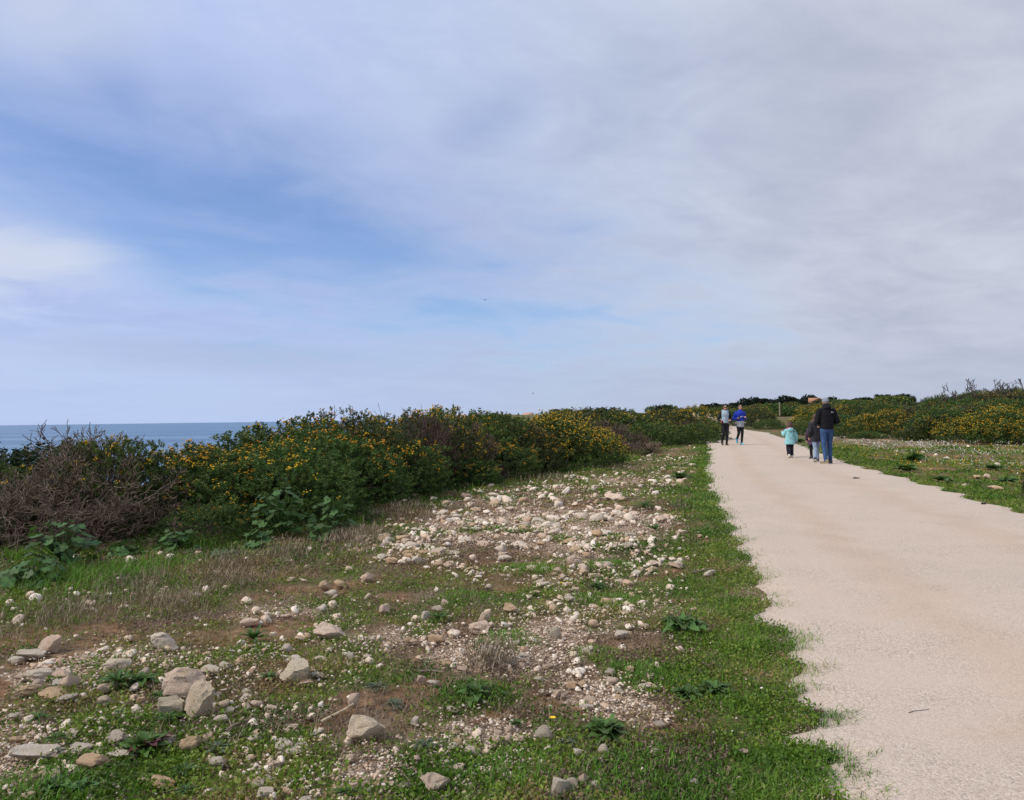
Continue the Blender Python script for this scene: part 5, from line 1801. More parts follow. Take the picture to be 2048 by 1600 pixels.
scrap(1714, 958, 15, 0.28, 'small flat dark scrap lying in the middle of the path', 300, 3)
scrap(1967, 1010, 9, 0.6, 'small black lump near the right edge of the path', 310, 2)


# ------------------------------------------------------------------ birds
def bird(px, py, d, label):
    x, y, z = at_d(px, d, py)
    o = empty('bird', (x, y, z), 0.6); tag(o, label, 'bird')
    m = plain_mat('dark_feather', (0.05, 0.05, 0.055), 0.8)
    v = ICO[2][0] * np.array([0.09, 0.28, 0.09])
    add('body', mesh_np('body', v, [ICO[2][1]], smooth=True), m, o)
    for s in (-1, 1):
        v = np.array([[0, .12, .02], [0, -.1, .02], [s * .35, .1, .16], [s * .35, -.06, .16], [s * .7, -.05, .08], [0, .12, .05], [0, -.1, .05], [s * .35, .1, .18], [s * .35, -.06, .18]])
        add('wing', mesh_np('wing', v, [np.array([[0, 1, 3, 2], [5, 7, 8, 6]]), np.array([[2, 3, 4], [7, 4, 8]])]), m, o)


bird(970, 600, 190, 'tiny dark bird high in the middle of the sky')
bird(1066, 787, 240, 'tiny dark bird just above the left hedge')


# ------------------------------------------------------------------ people
def capsule(p0, p1, r0, r1, seg=14, flat=None):
    """tapered limb with rounded ends; flat = (direction, factor) squashes it"""
    p0, p1 = np.array(p0, float), np.array(p1, float)
    d = p1 - p0
    L = np.linalg.norm(d)
    fr = frames(d[None] + 1e-9)[0]
    rings = []
    for k in range(5):
        a = math.pi / 2 * k / 4
        rings.append((-r0 * math.cos(a), max(r0 * math.sin(a), 1e-4)))
    for f in (0.25, 0.5, 0.75):
        rings.append((L * f, r0 + (r1 - r0) * f))
    for k in range(5):
        a = math.pi / 2 * k / 4
        rings.append((L + r1 * math.sin(a), max(r1 * math.cos(a), 1e-4)))
    V = []
    for z, rr_ in rings:
        for j in range(seg):
            q = 2 * math.pi * j / seg
            V.append(p0 + fr @ np.array([rr_ * math.cos(q), rr_ * math.sin(q), z]))
    return loft_faces(np.array(V), len(rings), seg)


def loft_faces(V, nr, seg):
    Fq = []
    for i in range(nr - 1):
        for j in range(seg):
            Fq.append((i * seg + j, i * seg + (j + 1) % seg, (i + 1) * seg + (j + 1) % seg, (i + 1) * seg + j))
    c0, c1 = len(V), len(V) + 1
    V = np.vstack([V, V[:seg].mean(0), V[-seg:].mean(0)])
    Ft = [(c0, (j + 1) % seg, j) for j in range(seg)] + [(c1, (nr - 1) * seg + j, (nr - 1) * seg + (j + 1) % seg) for j in range(seg)]
    return V, Fq, Ft


def rings_loft(rs, seg=20, pw=2.0):
    """rs: (x, y, z, rx, ry) from bottom to top"""
    V = []
    for (cx, cy, z, rx, ry) in rs:
        for j in range(seg):
            q = 2 * math.pi * j / seg
            c, s = math.cos(q), math.sin(q)
            V.append((cx + rx * math.copysign(abs(c) ** (2 / pw), c), cy + ry * math.copysign(abs(s) ** (2 / pw), s), z))
    return loft_faces(np.array(V), len(rs), seg)


def ell(c, r, rot=None):
    v = ICO[3][0] * np.array(r)
    if rot is not None:
        v = v @ np.array(Euler(rot).to_matrix()).T
    return v + np.array(c), [], ICO[3][1].tolist()


def raw_mesh(prims, S=1.0):
    V, Fq, Ft, o = [], [], [], 0
    for v, q, t in prims:
        V.append(v * S)
        Fq += [tuple(i + o for i in f) for f in q]; Ft += [tuple(i + o for i in f) for f in t]
        o += len(v)
    me = bpy.data.meshes.new('raw')
    me.from_pydata(np.vstack(V).tolist(), [], Fq + Ft)
    return me


def fused(name, prims, mat, parent, S=1.0, voxel=0.012, smooth=3, ratio=1.0):
    """melt the shapes into one continuous skin"""
    me = raw_mesh(prims, S)
    o = bpy.data.objects.new(name, me); col.objects.link(o)
    md = o.modifiers.new('r', 'REMESH'); md.mode = 'VOXEL'; md.voxel_size = voxel
    if smooth:
        sm = o.modifiers.new('s', 'SMOOTH'); sm.iterations = smooth; sm.factor = 0.5
    if ratio < 1:
        dc = o.modifiers.new('d', 'DECIMATE'); dc.ratio = ratio
    dg = bpy.context.evaluated_depsgraph_get(); dg.update()
    nm = bpy.data.meshes.new_from_object(o.evaluated_get(dg))
    nm.name = name
    nm.polygons.foreach_set('use_smooth', np.ones(len(nm.polygons), bool))
    bpy.data.objects.remove(o); bpy.data.meshes.remove(me)
    nm.materials.clear()
    return add(name, nm, mat, parent)


def simple(name, prims, mat, parent, S=1.0, smooth=True):
    me = raw_mesh(prims, S); me.name = name
    if smooth:
        me.polygons.foreach_set('use_smooth', np.ones(len(me.polygons), bool))
    return add(name, me, mat, parent)


def cloth(name, c, rough=0.85, fold=0.5, var=0.12, scale=22):
    m, g, b, o = material(name)
    co = g.n('ShaderNodeTexCoord').outputs['Object']
    n = g.noise(co, scale, 4, 0.6, 0.5)
    nf = g.noise(co, 7.0, 3, 0.6, 0.8)
    lo = tuple(x * (1 - var) for x in c); hi = tuple(min(1, x * (1 + var)) for x in c)
    g.put(b.inputs['Base Color'], g.ramp(n, [(0.3, lo), (0.7, hi)]))
    b.inputs['Roughness'].default_value = rough
    b.inputs['Specular IOR Level'].default_value = 0.25
    g.put(b.inputs['Normal'], g.bump(nf, fold, 0.05))
    return m


SKIN = plain_mat('skin', (0.46, 0.26, 0.18), 0.55, 0.06, 20)
HAIR = plain_mat('brown_hair', (0.035, 0.021, 0.014), 0.5, 0.4, 60, 0.5)
DARKM = plain_mat('dark_gloss', (0.012, 0.012, 0.014), 0.3)
LIPS = plain_mat('lips', (0.36, 0.13, 0.11), 0.5)
BLACKC = cloth('black_fabric', (0.016, 0.016, 0.019))


def hand(wr, fdir, S=1.0, up=(0, 0, 1), curl=0.6, thumb_side=1, k=1.0):
    """palm and five bent fingers as limb shapes, in the person's units"""
    wr, f = np.array(wr, float), np.array(fdir, float); f /= np.linalg.norm(f)
    u = np.array(up, float); s = np.cross(f, u); s /= np.linalg.norm(s); u = np.cross(s, f)
    P = []
    pe = wr + f * 0.045 * k
    for q in (-0.3, 0.3):
        P.append(capsule(wr + s * q * 0.02 * k, pe + s * q * 0.045 * k, 0.011 * k, 0.012 * k, 8))
    for i, (off, L) in enumerate(((-1.0, 0.036), (-0.35, 0.042), (0.3, 0.039), (0.95, 0.030))):
        b = pe + s * off * 0.019 * k
        d1 = f * math.cos(curl) - u * math.sin(curl); d2 = f * math.cos(curl * 2.4) - u * math.sin(curl * 2.4)
        m = b + d1 * L * 0.5 * k
        P.append(capsule(b, m, 0.0062 * k, 0.0057 * k, 7)); P.append(capsule(m, m + d2 * L * 0.5 * k, 0.0057 * k, 0.0048 * k, 7))
    tb = wr + f * 0.014 * k + s * thumb_side * 0.014 * k
    tm = tb + (f * 0.7 + s * thumb_side * 0.7 - u * 0.2) * 0.024 * k
    P.append(capsule(tb, tm, 0.0075 * k, 0.0066 * k, 7)); P.append(capsule(tm, tm + (f * 0.9 - u * 0.35) * 0.02 * k, 0.0064 * k, 0.0052 * k, 7))
    return P


def person(label, px, d, H, rz, J, child=0.0, tilt=0.0):
    """a naked-proportioned figure in units of its height; returns the root, a dict of joints, and the body shapes"""
    x, y, _ = at_d(px, d)
    o = empty('person', (x, y, th(x, y) + 0.012), rz)
    tag(o, label, 'person', 'people on the path')
    hk = 1.0 + child
    hz = 1.0 - 0.066 * hk
    neck = hz - 0.062 * hk
    sh = neck - 0.045
    J = dict(J)
    J.update(hz=hz, hk=hk, neck=neck, sh=sh)
    tw = J.get('lean', 0.0)
    J['hc'] = np.array([0, tw * 1.25 + 0.008, hz])
    P = []
    P.append(rings_loft([(0, 0, .47, .06, .045), (0, 0, .52, .085, .058), (0, tw * .2, .60, .070, .048), (0, tw * .5, .70, .080, .054), (0, tw * .8, sh - .03, .088, .052), (0, tw, sh + .012, .07, .042), (0, tw, sh + .03, .03, .03)]))
    P.append(capsule((0, tw - .004, sh), (0, tw * 1.1 + .002, hz - .03 * hk), .029 * (1 + child * .3), .027 * (1 + child * .4)))
    hc = J['hc']
    P.append(ell(hc + np.array([0, -.004, .012 * hk]), (.044 * hk, .054 * hk, .054 * hk)))
    P.append(ell(hc + np.array([0, .010 * hk, -.026 * hk]), (.034 * hk, .040 * hk, .040 * hk)))
    P.append(capsule(hc + np.array([0, .052, .004]) * hk, hc + np.array([0, .060, -.014]) * hk, .005 * hk, .008 * hk, 8))
    for s in (-1, 1):
        P.append(ell(hc + np.array([s * .045, -.004, -.004]) * hk, np.array((.006, .012, .017)) * hk))
    for s, n in ((-1, 'L'), (1, 'R')):
        hip, kn, an = J['hip' + n], J['kn' + n], J['an' + n]
        P.append(capsule(hip, kn, .050, .033)); P.append(capsule(kn, an, .034, .021))
        tt = np.array(J['toe' + n], float); tt /= np.linalg.norm(tt)
        uu = np.array([0, 0, 1.0]) - tt * tt[2]; uu /= np.linalg.norm(uu)
        P.append(capsule(an, np.array(an) + tt * .075 - uu * .016, .020, .014))
        so, eb, wr = J['so' + n], J['el' + n], J['wr' + n]
        P.append(capsule(so, eb, .028, .021)); P.append(capsule(eb, wr, .021, .0145))
        P += hand(wr, np.array(wr) - np.array(eb), curl=J.get('curl', .7), thumb_side=-s, k=J.get('handk', 1.0) * 1.05)
    o_body = P
    return o, J, P


def base_pose(H=1.0, sh=.82, hipw=.052, shw=.108):
    return dict(hipL=(-hipw, 0, .51), hipR=(hipw, 0, .51), knL=(-.054, .01, .285), knR=(.054, .01, .285), anL=(-.056, -.012, .045), anR=(.056, -.012, .045),
                toeL=(-.1, 1, -.1), toeR=(.1, 1, -.1), soL=(-shw, 0, sh - .02), soR=(shw, 0, sh - .02), elL=(-.15, -.02, .64), elR=(.15, -.02, .64), wrL=(-.16, .03, .50), wrR=(.16, .03, .50))


def face(o, J, S, eyes=True, glasses=False):
    hc, hk = J['hc'], J['hk']
    if glasses:
        pr = [ell(hc + np.array([s * .019, .050, .010]) * hk, np.array((.019, .008, .014)) * hk) for s in (-1, 1)]
        pr += [capsule(hc + np.array([s * .036, .045, .012]) * hk, hc + np.array([s * .047, -.004, .012]) * hk, .003, .003, 6) for s in (-1, 1)]
        simple('sunglasses', pr, DARKM, o, S)
    else:
        for s in (-1, 1):
            simple('eye', [ell(hc + np.array([s * .018, .0475, .006]) * hk, np.array((.0075, .004, .0045)) * hk)], DARKM, o, S)
        for s in (-1, 1):
            simple('eyebrow', [capsule(hc + np.array([s * .010, .051, .019]) * hk, hc + np.array([s * .028, .046, .020]) * hk, .003, .002, 6)], HAIR, o, S)
    simple('mouth', [capsule(hc + np.array([-.013, .046, -.037]) * hk, hc + np.array([.013, .046, -.037]) * hk, .004 * hk, .004 * hk, 8)], LIPS, o, S)


def shoe(an, toe, k=1.0, lift=0.0):
    an = np.array(an); t = np.array(toe, float); t /= np.linalg.norm(t)
    up = np.array([0, 0, 1.0]); up = up - t * (up @ t); up /= np.linalg.norm(up)
    sole = an - up * .030 * k
    up_p = [capsule(an - t * .018 * k, an + up * .012, .027 * k, .026 * k), capsule(sole - t * .022 * k + up * .008, sole + t * .095 * k + up * .004, .025 * k, .021 * k)]
    up_p.append(capsule(an + up * 0.0, sole + t * .06 * k + up * .01, .026 * k, .022 * k))
    so_p = []
    for dz in (0.0,):
        v = rings_loft([(0, 0, 0, .027, .075), (0, 0, .012, .028, .076)], 18, 2.6)
        V = np.array([sole + t * (.034 * k + q[1] * k) + np.cross(t, up) * q[0] * k + up * (q[2] - .018) * k for q in v[0]])
        so_p.append((V, v[1], v[2]))
    return up_p, so_p


def trousers(J, k=1.0, hem=0.03, top=.575, ankle=.026, knee=.038, thigh=.056, rx=.096, ry=.066, zlo=.50):
    pr = [rings_loft([(0, 0, zlo - .03, rx * .75, ry * .75), (0, 0, zlo + .02, rx, ry), (0, J.get('lean', 0) * .1, top - .01, rx * .96, ry * .95), (0, J.get('lean', 0) * .12, top, rx * .94, ry * .92)])]
    for n in 'LR':
        hip, kn, an = (np.array(J[q + n]) for q in ('hip', 'kn', 'an'))
        e = an + (an - kn) / np.linalg.norm(an - kn) * (hem - .03)
        pr += [capsule(hip, kn, thigh * k, knee * k), capsule(kn, e, knee * k, ankle * k)]
    return pr


def sleeves(J, r0, r1, r2, cut=0.0):
    pr = []
    for n in 'LR':
        so, eb, wr = (np.array(J[q + n]) for q in ('so', 'el', 'wr'))
        w2 = wr + (eb - wr) * cut
        pr += [capsule(so, eb, r0, r1), capsule(eb, w2, r1, r2)]
    return pr


def torso_cloth(J, zlo, rx_lo, ry_lo, rx_hi, ry_hi, waist=1.0, flare=0.0):
    sh, tw = J['sh'], J.get('lean', 0)
    return rings_loft([(0, tw * .1, zlo, rx_lo + flare, ry_lo + flare), (0, tw * .15, zlo + .02, rx_lo + flare * .9, ry_lo + flare * .9), (0, tw * .4, (zlo + sh) / 2, (rx_lo + rx_hi) / 2 * waist, (ry_lo + ry_hi) / 2 * waist),
                       (0, tw * .8, sh - .05, rx_hi, ry_hi), (0, tw, sh - .005, rx_hi * .92, ry_hi * .85), (0, tw, sh + .022, rx_hi * .55, ry_hi * .65), (0, tw, sh + .04, .036, .036)], 24, 2.3)


# --- the man in the black jacket, seen from behind
H = 1.79
J = base_pose()
J.update(anL=(-.046, -.045, .045), knL=(-.05, .0, .285), toeL=(-.35, 1, -.12), anR=(.062, .03, .042), knR=(.056, .03, .285), toeR=(.15, 1, -.05),
         elL=(-.158, .01, .635), elR=(.172, .0, .64), wrL=(-.085, .10, .60), wrR=(.10, .10, .595), lean=0.012)
o, J, P = person('man from behind in black jacket, blue jeans and grey cap', 1653, 21.4, H, R(6), J)
fused('body', P, SKIN, o, H, 0.008, 2, 0.3)
DENIM = cloth('blue_denim', (0.042, 0.088, 0.20), 0.9, 0.8, 0.4, 10)
fused('trousers', trousers(J, .98, .028, .585, .030, .039, .055, .094, .066), DENIM, o, H, 0.011, 2, 0.6)
JACK = cloth('black_puffer', (0.007, 0.007, 0.010), 0.8, 0.8)
pr = [torso_cloth(J, .525, .098, .074, .116, .08, 1.0)] + sleeves(J, .046, .038, .030, .1)
for z in (.56, .605, .65, .695, .74):
    f = (z - .525) / (J['sh'] - .525)
    pr.append(rings_loft([(0, .006, z - .021, .096 + .012 * f, .070 + .003 * f), (0, .006, z - .010, .104 + .013 * f, .079 + .003 * f), (0, .006, z + .010, .104 + .013 * f, .079 + .003 * f), (0, .006, z + .021, .096 + .012 * f, .070 + .003 * f)], 22, 2.2))
fused('jacket', pr, JACK, o, H, 0.011, 1, 0.7)
s_ = J['sh']
fused('hood', [rings_loft([(0, .005, s_ + .005, .075, .062), (0, .0, s_ + .03, .066, .062), (0, .0, s_ + .055, .055, .056), (0, .004, s_ + .075, .05, .052)]), ell((0, -.045, s_ + .025), (.058, .03, .035))], JACK, o, H, 0.011, 2)
CAPM = cloth('grey_wool', (0.23, 0.27, 0.31), 0.9, 0.3, 0.2, 60)
hc = J['hc']
cp = fused('cap', [ell(hc + np.array([0, -.003, .026]), (.050, .060, .046)), rings_loft([(0, hc[1] - .003, hc[2] + .004, .0495, .059), (0, hc[1] - .003, hc[2] + .020, .0515, .061), (0, hc[1] - .003, hc[2] + .03, .05, .06)])], CAPM, o, H, 0.010, 1)
fused('hair', [ell(hc + np.array([0, -.016, -.014]), (.043, .042, .026))], plain_mat('greying_hair', (0.16, 0.13, 0.11), 0.7, 0.3, 60), o, H, 0.009, 1)
BEIGE = plain_mat('beige_suede', (0.27, 0.22, 0.14), 0.85, 0.15, 30); SOLE = plain_mat('pale_sole', (0.55, 0.50, 0.42), 0.8)
for n in 'LR':
    u_, s2 = shoe(J['an' + n], J['toe' + n], 1.0)
    sh_ = fused('shoe', u_, BEIGE if n == 'L' else plain_mat('dark_suede', (0.07, 0.07, 0.075), 0.85), o, H, 0.009, 2)
    simple('sole', s2, SOLE, sh_, H, False)
# the small white emblem on the back of the right shoulder
arc = []
WHITEM = plain_mat('white_print', (0.78, 0.78, 0.78), 0.6, 0.03)
for k, r1_ in enumerate((.0135, .0095, .0055)):
    n = 8
    V = []
    for i in range(n + 1):
        a = math.pi / 2 * i / n
        for rr_ in (r1_, r1_ - .0025):
            V.append((.058 + rr_ * math.cos(a) - .006, -.0885, .775 + rr_ * math.sin(a) * .75))
    V = np.array(V); V2 = V + np.array([0, .004, 0])
    Fq = [(2 * i, 2 * i + 2, 2 * i + 3, 2 * i + 1) for i in range(n)]
    m_ = len(V)
    Fq += [tuple(q + m_ for q in f[::-1]) for f in Fq] + [(2 * i, 2 * i + m_, 2 * i + 2 + m_, 2 * i + 2) for i in range(n)]
    arc.append((np.vstack([V, V2]), Fq, []))
for k in range(3):
    b_, f_ = box_np(.030, .050, -.0885, -.0845, .776 + k * .0042, .7785 + k * .0042)
    arc.append((b_, f_.tolist(), []))
simple('emblem', arc, WHITEM, o, H, False)

# --- the girl in the turquoise coat, from behind
H = 1.13
J = base_pose(sh=.76, hipw=.05, shw=.10)
J.update(hipL=(-.05, 0, .47), hipR=(.05, 0, .47), knL=(-.058, .0, .27), anL=(-.06, -.075, .072), toeL=(-.1, .75, -.6), knR=(.052, .03, .26), anR=(.052, .02, .05), toeR=(.1, 1, -.05),
         elL=(-.165, .02, .63), wrL=(-.165, .11, .70), elR=(.168, -.01, .60), wrR=(.185, .03, .47), handk=1.1)
o, J, P = person('small girl from behind in turquoise coat with pink hood and long brown hair', 1579, 24.3, H, R(-3), J, child=0.32)
fused('body', P, SKIN, o, H, 0.007, 2, 0.3)
fused('trousers', trousers(J, 1.0, .01, .5, .042, .048, .062, .10, .075, .45), cloth('navy_trousers', (0.014, 0.016, 0.026)), o, H, 0.009, 2, 0.6)
TURQ = cloth('turquoise_coat', (0.27, 0.56, 0.58), 0.8, 0.7)
fused('coat', [torso_cloth(J, .37, .135, .105, .115, .085, .96, .012)] + sleeves(J, .052, .046, .036, .05), TURQ, o, H, 0.009, 2, 0.7)
s_ = J['sh']
fused('hood', [ell((0, -.075, s_ - .02), (.085, .045, .07)), ell((0, -.06, s_ - .065), (.05, .04, .05))], TURQ, o, H, 0.009, 2)
fused('pink_collar', [rings_loft([(0, -.012, s_ - .03, .078, .07), (0, -.025, s_ + .012, .088, .088), (0, -.022, s_ + .045, .075, .075), (0, -.012, s_ + .06, .062, .062)])], cloth('pink_lining', (0.62, 0.06, 0.25)), o, H, 0.009, 2)
hc = J['hc']; hk = J['hk']
HAIR2 = plain_mat('dark_brown_hair', (0.085, 0.046, 0.030), 0.55, 0.4, 60, 0.5)
fused('hair', [ell(hc + np.array([0, -.012, .010]) * hk, np.array((.051, .056, .056)) * hk), ell(hc + np.array([0, -.048, -.045]) * hk, np.array((.056, .030, .078)) * hk), capsule(hc + np.array([.045, -.035, -.04]) * hk, hc + np.array([.075, -.065, -.15]) * hk, .028, .012),
               capsule(hc + np.array([-.042, -.03, -.04]) * hk, hc + np.array([-.05, -.055, -.10]) * hk, .020, .010)], HAIR2, o, H, 0.009, 1)
face(o, J, H)
pr = [capsule((-.045, -.112, .555), (.045, -.114, .555), .004, .004, 6), capsule((-.02, -.113, .535), (.035, -.114, .535), .003, .003, 6)]
simple('print', pr, plain_mat('pinkish_print', (0.5, 0.45, 0.5), 0.7), o, H)
WSH = plain_mat('white_sneaker', (0.62, 0.58, 0.52), 0.7, 0.1)
for n in 'LR':
    u_, s2 = shoe(J['an' + n], J['toe' + n], 1.15)
    sh_ = fused('shoe', u_, WSH, o, H, 0.008, 2)
    simple('sole', s2, plain_mat('sand_sole', (0.58, 0.48, 0.36), 0.8), sh_, H, False)

# --- the child in the purple speckled coat, half hidden
H = 1.17
J = base_pose(sh=.77, hipw=.05, shw=.10)
J.update(hipL=(-.05, 0, .47), hipR=(.05, 0, .47), anL=(-.05, -.01, .05), anR=(.055, -.02, .05), elL=(-.15, .0, .62), wrL=(-.145, .05, .5), elR=(.15, .0, .62), wrR=(.15, .05, .5))
o, J, P = person('child in purple speckled coat and black leggings, left behind the man', 1625, 23.6, H, R(2), J, child=0.28)
fused('body', P, SKIN, o, H, 0.007, 2, 0.3)
fused('leggings', trousers(J, 1.0, .01, .5, .034, .042, .056, .09, .07, .45), cloth('black_leggings', (0.013, 0.013, 0.018)), o, H, 0.009, 2, 0.6)
m, g, b, _o = material('speckled_coat')
co = g.n('ShaderNodeTexCoord').outputs['Object']
g.put(b.inputs['Base Color'], g.mix(g.ss(g.voro(co, 34.0, 'Distance'), 0.38, 0.22), (0.035, 0.018, 0.035), (0.22, 0.09, 0.20)))
b.inputs['Roughness'].default_value = 0.85
SPECK = m
fused('coat', [torso_cloth(J, .36, .125, .10, .112, .085, .96, .01)] + sleeves(J, .05, .044, .034, .05), SPECK, o, H, 0.009, 2, 0.7)
s_ = J['sh']
fused('hood', [ell((0, -.06, s_ - .005), (.08, .045, .06))], SPECK, o, H, 0.009, 2)
hc = J['hc']; hk = J['hk']
fused('hair', [ell(hc + np.array([0, -.010, .010]) * hk, np.array((.051, .057, .056)) * hk), ell(hc + np.array([0, -.036, -.04]) * hk, np.array((.045, .03, .05)) * hk)], HAIR2, o, H, 0.009, 1)
face(o, J, H)
for n in 'LR':
    u_, s2 = shoe(J['an' + n], J['toe' + n], 1.1)
    sh_ = fused('shoe', u_, plain_mat('black_shoe', (0.03, 0.03, 0.035), 0.7), o, H, 0.008, 2)
    simple('sole', s2, SOLE, sh_, H, False)

# --- the taller child in the dark jacket and light jeans, striding next to the man
H = 1.36
J = base_pose(sh=.79, hipw=.05, shw=.105)
J.update(hipL=(-.045, 0, .49), hipR=(.05, 0, .49), knL=(-.035, -.04, .28), anL=(-.115, -.19, .075), toeL=(.1, .75, -.5), knR=(.06, .09, .275), anR=(.07, .10, .045),
         elL=(-.14, -.05, .63), wrL=(-.12, .03, .53), elR=(.14, .02, .63), wrR=(.13, .09, .54))
o, J, P = person('child in dark jacket and faded jeans striding close beside the man', 1631, 22.3, H, R(4), J, child=0.2)
fused('body', P, SKIN, o, H, 0.008, 2, 0.3)
fused('jeans', trousers(J, 1.0, .015, .53, .036, .042, .056, .09, .066, .47), cloth('faded_denim', (0.25, 0.32, 0.43), 0.9, 0.7, 0.25, 10), o, H, 0.010, 2, 0.6)
NAVY = cloth('charcoal_jacket', (0.028, 0.028, 0.034))
fused('jacket', [torso_cloth(J, .42, .115, .085, .115, .08, .98)] + sleeves(J, .05, .043, .034, .05), NAVY, o, H, 0.010, 2, 0.7)
s_ = J['sh']
fused('hood', [ell((0, -.065, s_ - .0), (.085, .05, .055)), ell((0, -.05, s_ - .05), (.06, .04, .05))], NAVY, o, H, 0.010, 2)
simple('stripe', [capsule((-.06, -.108, s_ + .03), (.01, -.112, s_ + .035), .006, .006, 8)], plain_mat('reflective_stripe', (0.6, 0.62, 0.6), 0.5), o, H)
hc = J['hc']; hk = J['hk']
fused('hair', [ell(hc + np.array([0, -.010, .010]) * hk, np.array((.051, .057, .056)) * hk), ell(hc + np.array([0, -.034, -.04]) * hk, np.array((.044, .03, .045)) * hk)], HAIR2, o, H, 0.009, 1)
face(o, J, H)
for n in 'LR':
    u_, s2 = shoe(J['an' + n], J['toe' + n], 1.05)
    sh_ = fused('shoe', u_, plain_mat('dark_sneaker', (0.05, 0.05, 0.055), 0.7), o, H, 0.008, 2)
    simple('sole', s2, SOLE, sh_, H, False)


# --- two women running towards the camera (they face -y: local +x shows on the left of the picture)
def runner_pose(lifted):
    J = base_pose(sh=.82, hipw=.048, shw=.098)
    a, b = ('R', 'L') if lifted == 'R' else ('L', 'R')
    s = 1 if a == 'R' else -1
    J.update({'kn' + a: (s * .050, .045, .30), 'an' + a: (s * .052, -.095, .115), 'toe' + a: (s * .05, .55, -.8),
              'kn' + b: (-s * .040, .03, .285), 'an' + b: (-s * .034, -.015, .045), 'toe' + b: (-s * .1, 1, -.1),
              'elR': (.150, -.06, .635), 'wrR': (.095, .085, .625), 'elL': (-.150, -.05, .635), 'wrL': (-.085, .09, .640), 'curl': 1.15, 'lean': 0.02})
    return J


H = 1.69
J = runner_pose('R')
J.update(elR=(.155, -.05, .635), wrR=(.118, .08, .60), elL=(-.150, -.06, .65), wrL=(-.098, .085, .63))
o, J, P = person('woman jogging in pale blue vest over black sleeves, wearing sunglasses', 1450, 33.0, H, R(180), J)
fused('body', P, SKIN, o, H, 0.008, 2, 0.3)
fused('leggings', trousers(J, 1.0, .03, .58, .027, .037, .054, .09, .066), BLACKC, o, H, 0.011, 2, 0.6)
fused('sleeves', sleeves(J, .036, .030, .023, .06), BLACKC, o, H, 0.011, 2)
VEST = cloth('pale_blue_vest', (0.36, 0.47, 0.56), 0.6, 0.8)
pr = [torso_cloth(J, .555, .088, .068, .094, .064, .90)]
fused('vest', pr, VEST, o, H, 0.010, 2, 0.7)
s_ = J['sh']
fused('hood_collar', [capsule((.05, .055, s_ - .05), (.066, .01, s_ + .03), .016, .020), capsule((-.05, .055, s_ - .05), (-.066, .01, s_ + .03), .016, .020), capsule((.066, .01, s_ + .03), (-.066, .01, s_ + .03), .022, .022), ell((0, -.03, s_ + .015), (.06, .035, .03))], VEST, o, H, 0.010, 2)
fused('shirt', [rings_loft([(0, .066, s_ - .075, .014, .016), (0, .062, s_ - .04, .022, .018), (0, .045, s_ - .01, .030, .022)])], plain_mat('white_shirt', (0.66, 0.62, 0.60), 0.8), o, H, 0.008, 1)
simple('zip', [capsule((0, .082, .56), (0, .088, s_ - .08), .0035, .0035, 6)], plain_mat('dark_zip', (0.1, 0.11, 0.12), 0.5), o, H)
hc = J['hc']
fused('hair', [ell(hc + np.array([0, -.015, .022]), (.052, .056, .054)), ell(hc + np.array([0, -.03, -.015]), (.054, .034, .045)), ell(hc + np.array([0, -.05, -.03]), (.03, .03, .05))], HAIR, o, H, 0.009, 1)
face(o, J, H, glasses=True)
for n in 'LR':
    u_, s2 = shoe(J['an' + n], J['toe' + n], 1.0)
    sh_ = fused('shoe', u_, BLACKC, o, H, 0.009, 2)
    simple('sole', s2, plain_mat('black_sole', (0.03, 0.03, 0.03), 0.8), sh_, H, False)
w_ = np.array(J['wrR']) + (np.array(J['wrR']) - np.array(J['elR'])) / np.linalg.norm(np.array(J['wrR']) - np.array(J['elR'])) * .055
ph = empty('pink_phone', o.matrix_basis @ Vector((w_ * H).tolist())); tag(ph, 'pink phone held in the hand of the woman with sunglasses', 'phone')
PINKM = plain_mat('pink_case', (0.75, 0.10, 0.16), 0.5, 0.05)
simple('case', [rings_loft([(0, 0, -.05, .038, .012), (0, 0, -.044, .042, .014), (0, 0, .044, .042, .014), (0, 0, .05, .038, .012)], 20, 5)], PINKM, ph)
simple('screen', [rings_loft([(0, -.0155, -.042, .034, .0015), (0, -.0155, .042, .034, .0015)], 12, 6)], DARKM, ph)

H = 1.69
J = runner_pose('R')
J.update(anR=(.045, -.11, .15), elR=(.150, -.045, .64), wrR=(.092, .09, .665), elL=(-.150, -.045, .65), wrL=(-.10, .09, .69))
o, J, P = person('woman jogging in bright blue top with grey sweater tied round her waist', 1480, 33.2, H, R(183), J)
fused('body', P, SKIN, o, H, 0.008, 2, 0.3)
fused('leggings', trousers(J, 1.0, .035, .56, .026, .036, .052, .088, .064), BLACKC, o, H, 0.011, 2, 0.6)
ROYAL = cloth('royal_blue_top', (0.018, 0.045, 0.42), 0.7, 0.6)
fused('top', [torso_cloth(J, .60, .088, .066, .100, .068, .97)] + sleeves(J, .040, .034, .025, .08) + [capsule((0, .02, J['sh'] + .02), (0, .022, J['sh'] + .05), .036, .033)], ROYAL, o, H, 0.010, 2, 0.7)
mark = []
pts = [(.045, .70), (.03, .693), (.01, .695), (-.02, .705), (-.055, .722)]
V = []
for i, (xx, zz) in enumerate(pts):
    wd = (.003, .008, .008, .005, .001)[i]
    V += [(xx, .0885 - abs(xx) * .12, zz - wd), (xx, .0885 - abs(xx) * .12, zz + wd), (xx, .0805 - abs(xx) * .12, zz + wd), (xx, .0805 - abs(xx) * .12, zz - wd)]
Fq = []
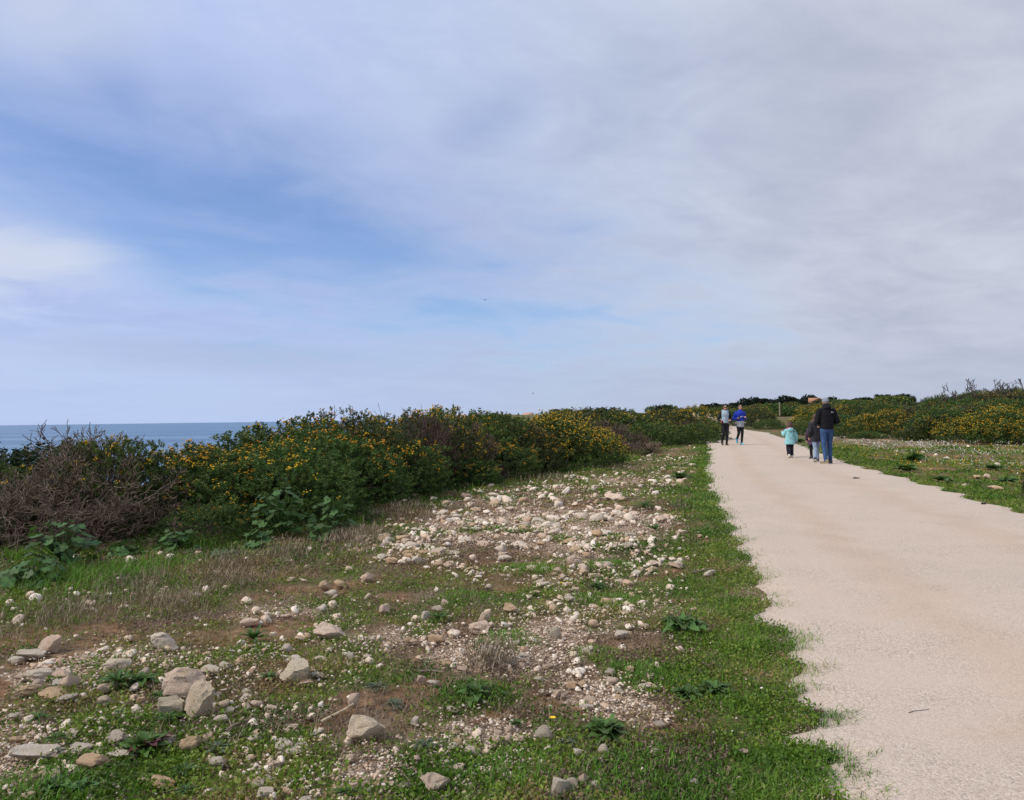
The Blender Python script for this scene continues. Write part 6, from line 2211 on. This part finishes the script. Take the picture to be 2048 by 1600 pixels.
for i in range(len(pts) - 1):
    a = 4 * i
    Fq += [(a, a + 1, a + 5, a + 4), (a + 1, a + 2, a + 6, a + 5), (a + 2, a + 3, a + 7, a + 6), (a + 3, a, a + 4, a + 7)]
simple('chest_mark', [(np.array(V), Fq, [])], WHITEM, o, H, False)
GREYS = cloth('grey_sweatshirt', (0.36, 0.38, 0.40), 0.9, 1.0)
fused('tied_sweater', [rings_loft([(0, -.004, .445, .098, .080), (0, -.004, .47, .103, .083), (0, 0, .53, .096, .074), (0, 0, .585, .092, .070), (0, 0, .60, .086, .064)], 24), capsule((-.06, .06, .575), (.04, .075, .56), .016, .020), capsule((.085, .02, .58), (.125, .02, .535), .018, .022), capsule((-.085, .02, .58), (-.13, .0, .55), .017, .020),
                       capsule((0, .075, .565), (.012, .082, .47), .018, .014)], GREYS, o, H, 0.010, 2, 0.8)
hc = J['hc']
fused('hair', [ell(hc + np.array([0, -.015, .022]), (.051, .056, .054)), ell(hc + np.array([0, -.03, -.008]), (.052, .034, .04)), ell(hc + np.array([0, -.06, .03]), (.024, .024, .026))], HAIR, o, H, 0.009, 1)
face(o, J, H)
for n in 'LR':
    u_, s2 = shoe(J['an' + n], J['toe' + n], 1.0)
    sh_ = fused('shoe', u_, plain_mat('light_blue_shoe', (0.15, 0.50, 0.62), 0.6), o, H, 0.009, 2)
    simple('sole', s2, plain_mat('cyan_sole', (0.22, 0.58, 0.68), 0.7), sh_, H, False)
w_ = np.array(J['wrR']) + (np.array(J['wrR']) - np.array(J['elR'])) / np.linalg.norm(np.array(J['wrR']) - np.array(J['elR'])) * .055
ph = empty('black_phone', o.matrix_basis @ Vector((w_ * H).tolist())); tag(ph, 'black phone held upright by the woman in the blue top', 'phone')
simple('case', [rings_loft([(0, 0, -.055, .034, .010), (0, 0, -.05, .037, .012), (0, 0, .065, .037, .012), (0, 0, .07, .034, .010)], 20, 5)], plain_mat('black_case', (0.015, 0.015, 0.016), 0.5), ph)
simple('screen', [rings_loft([(0, -.0135, -.05, .031, .0015), (0, -.0135, .063, .031, .0015)], 12, 6)], DARKM, ph)
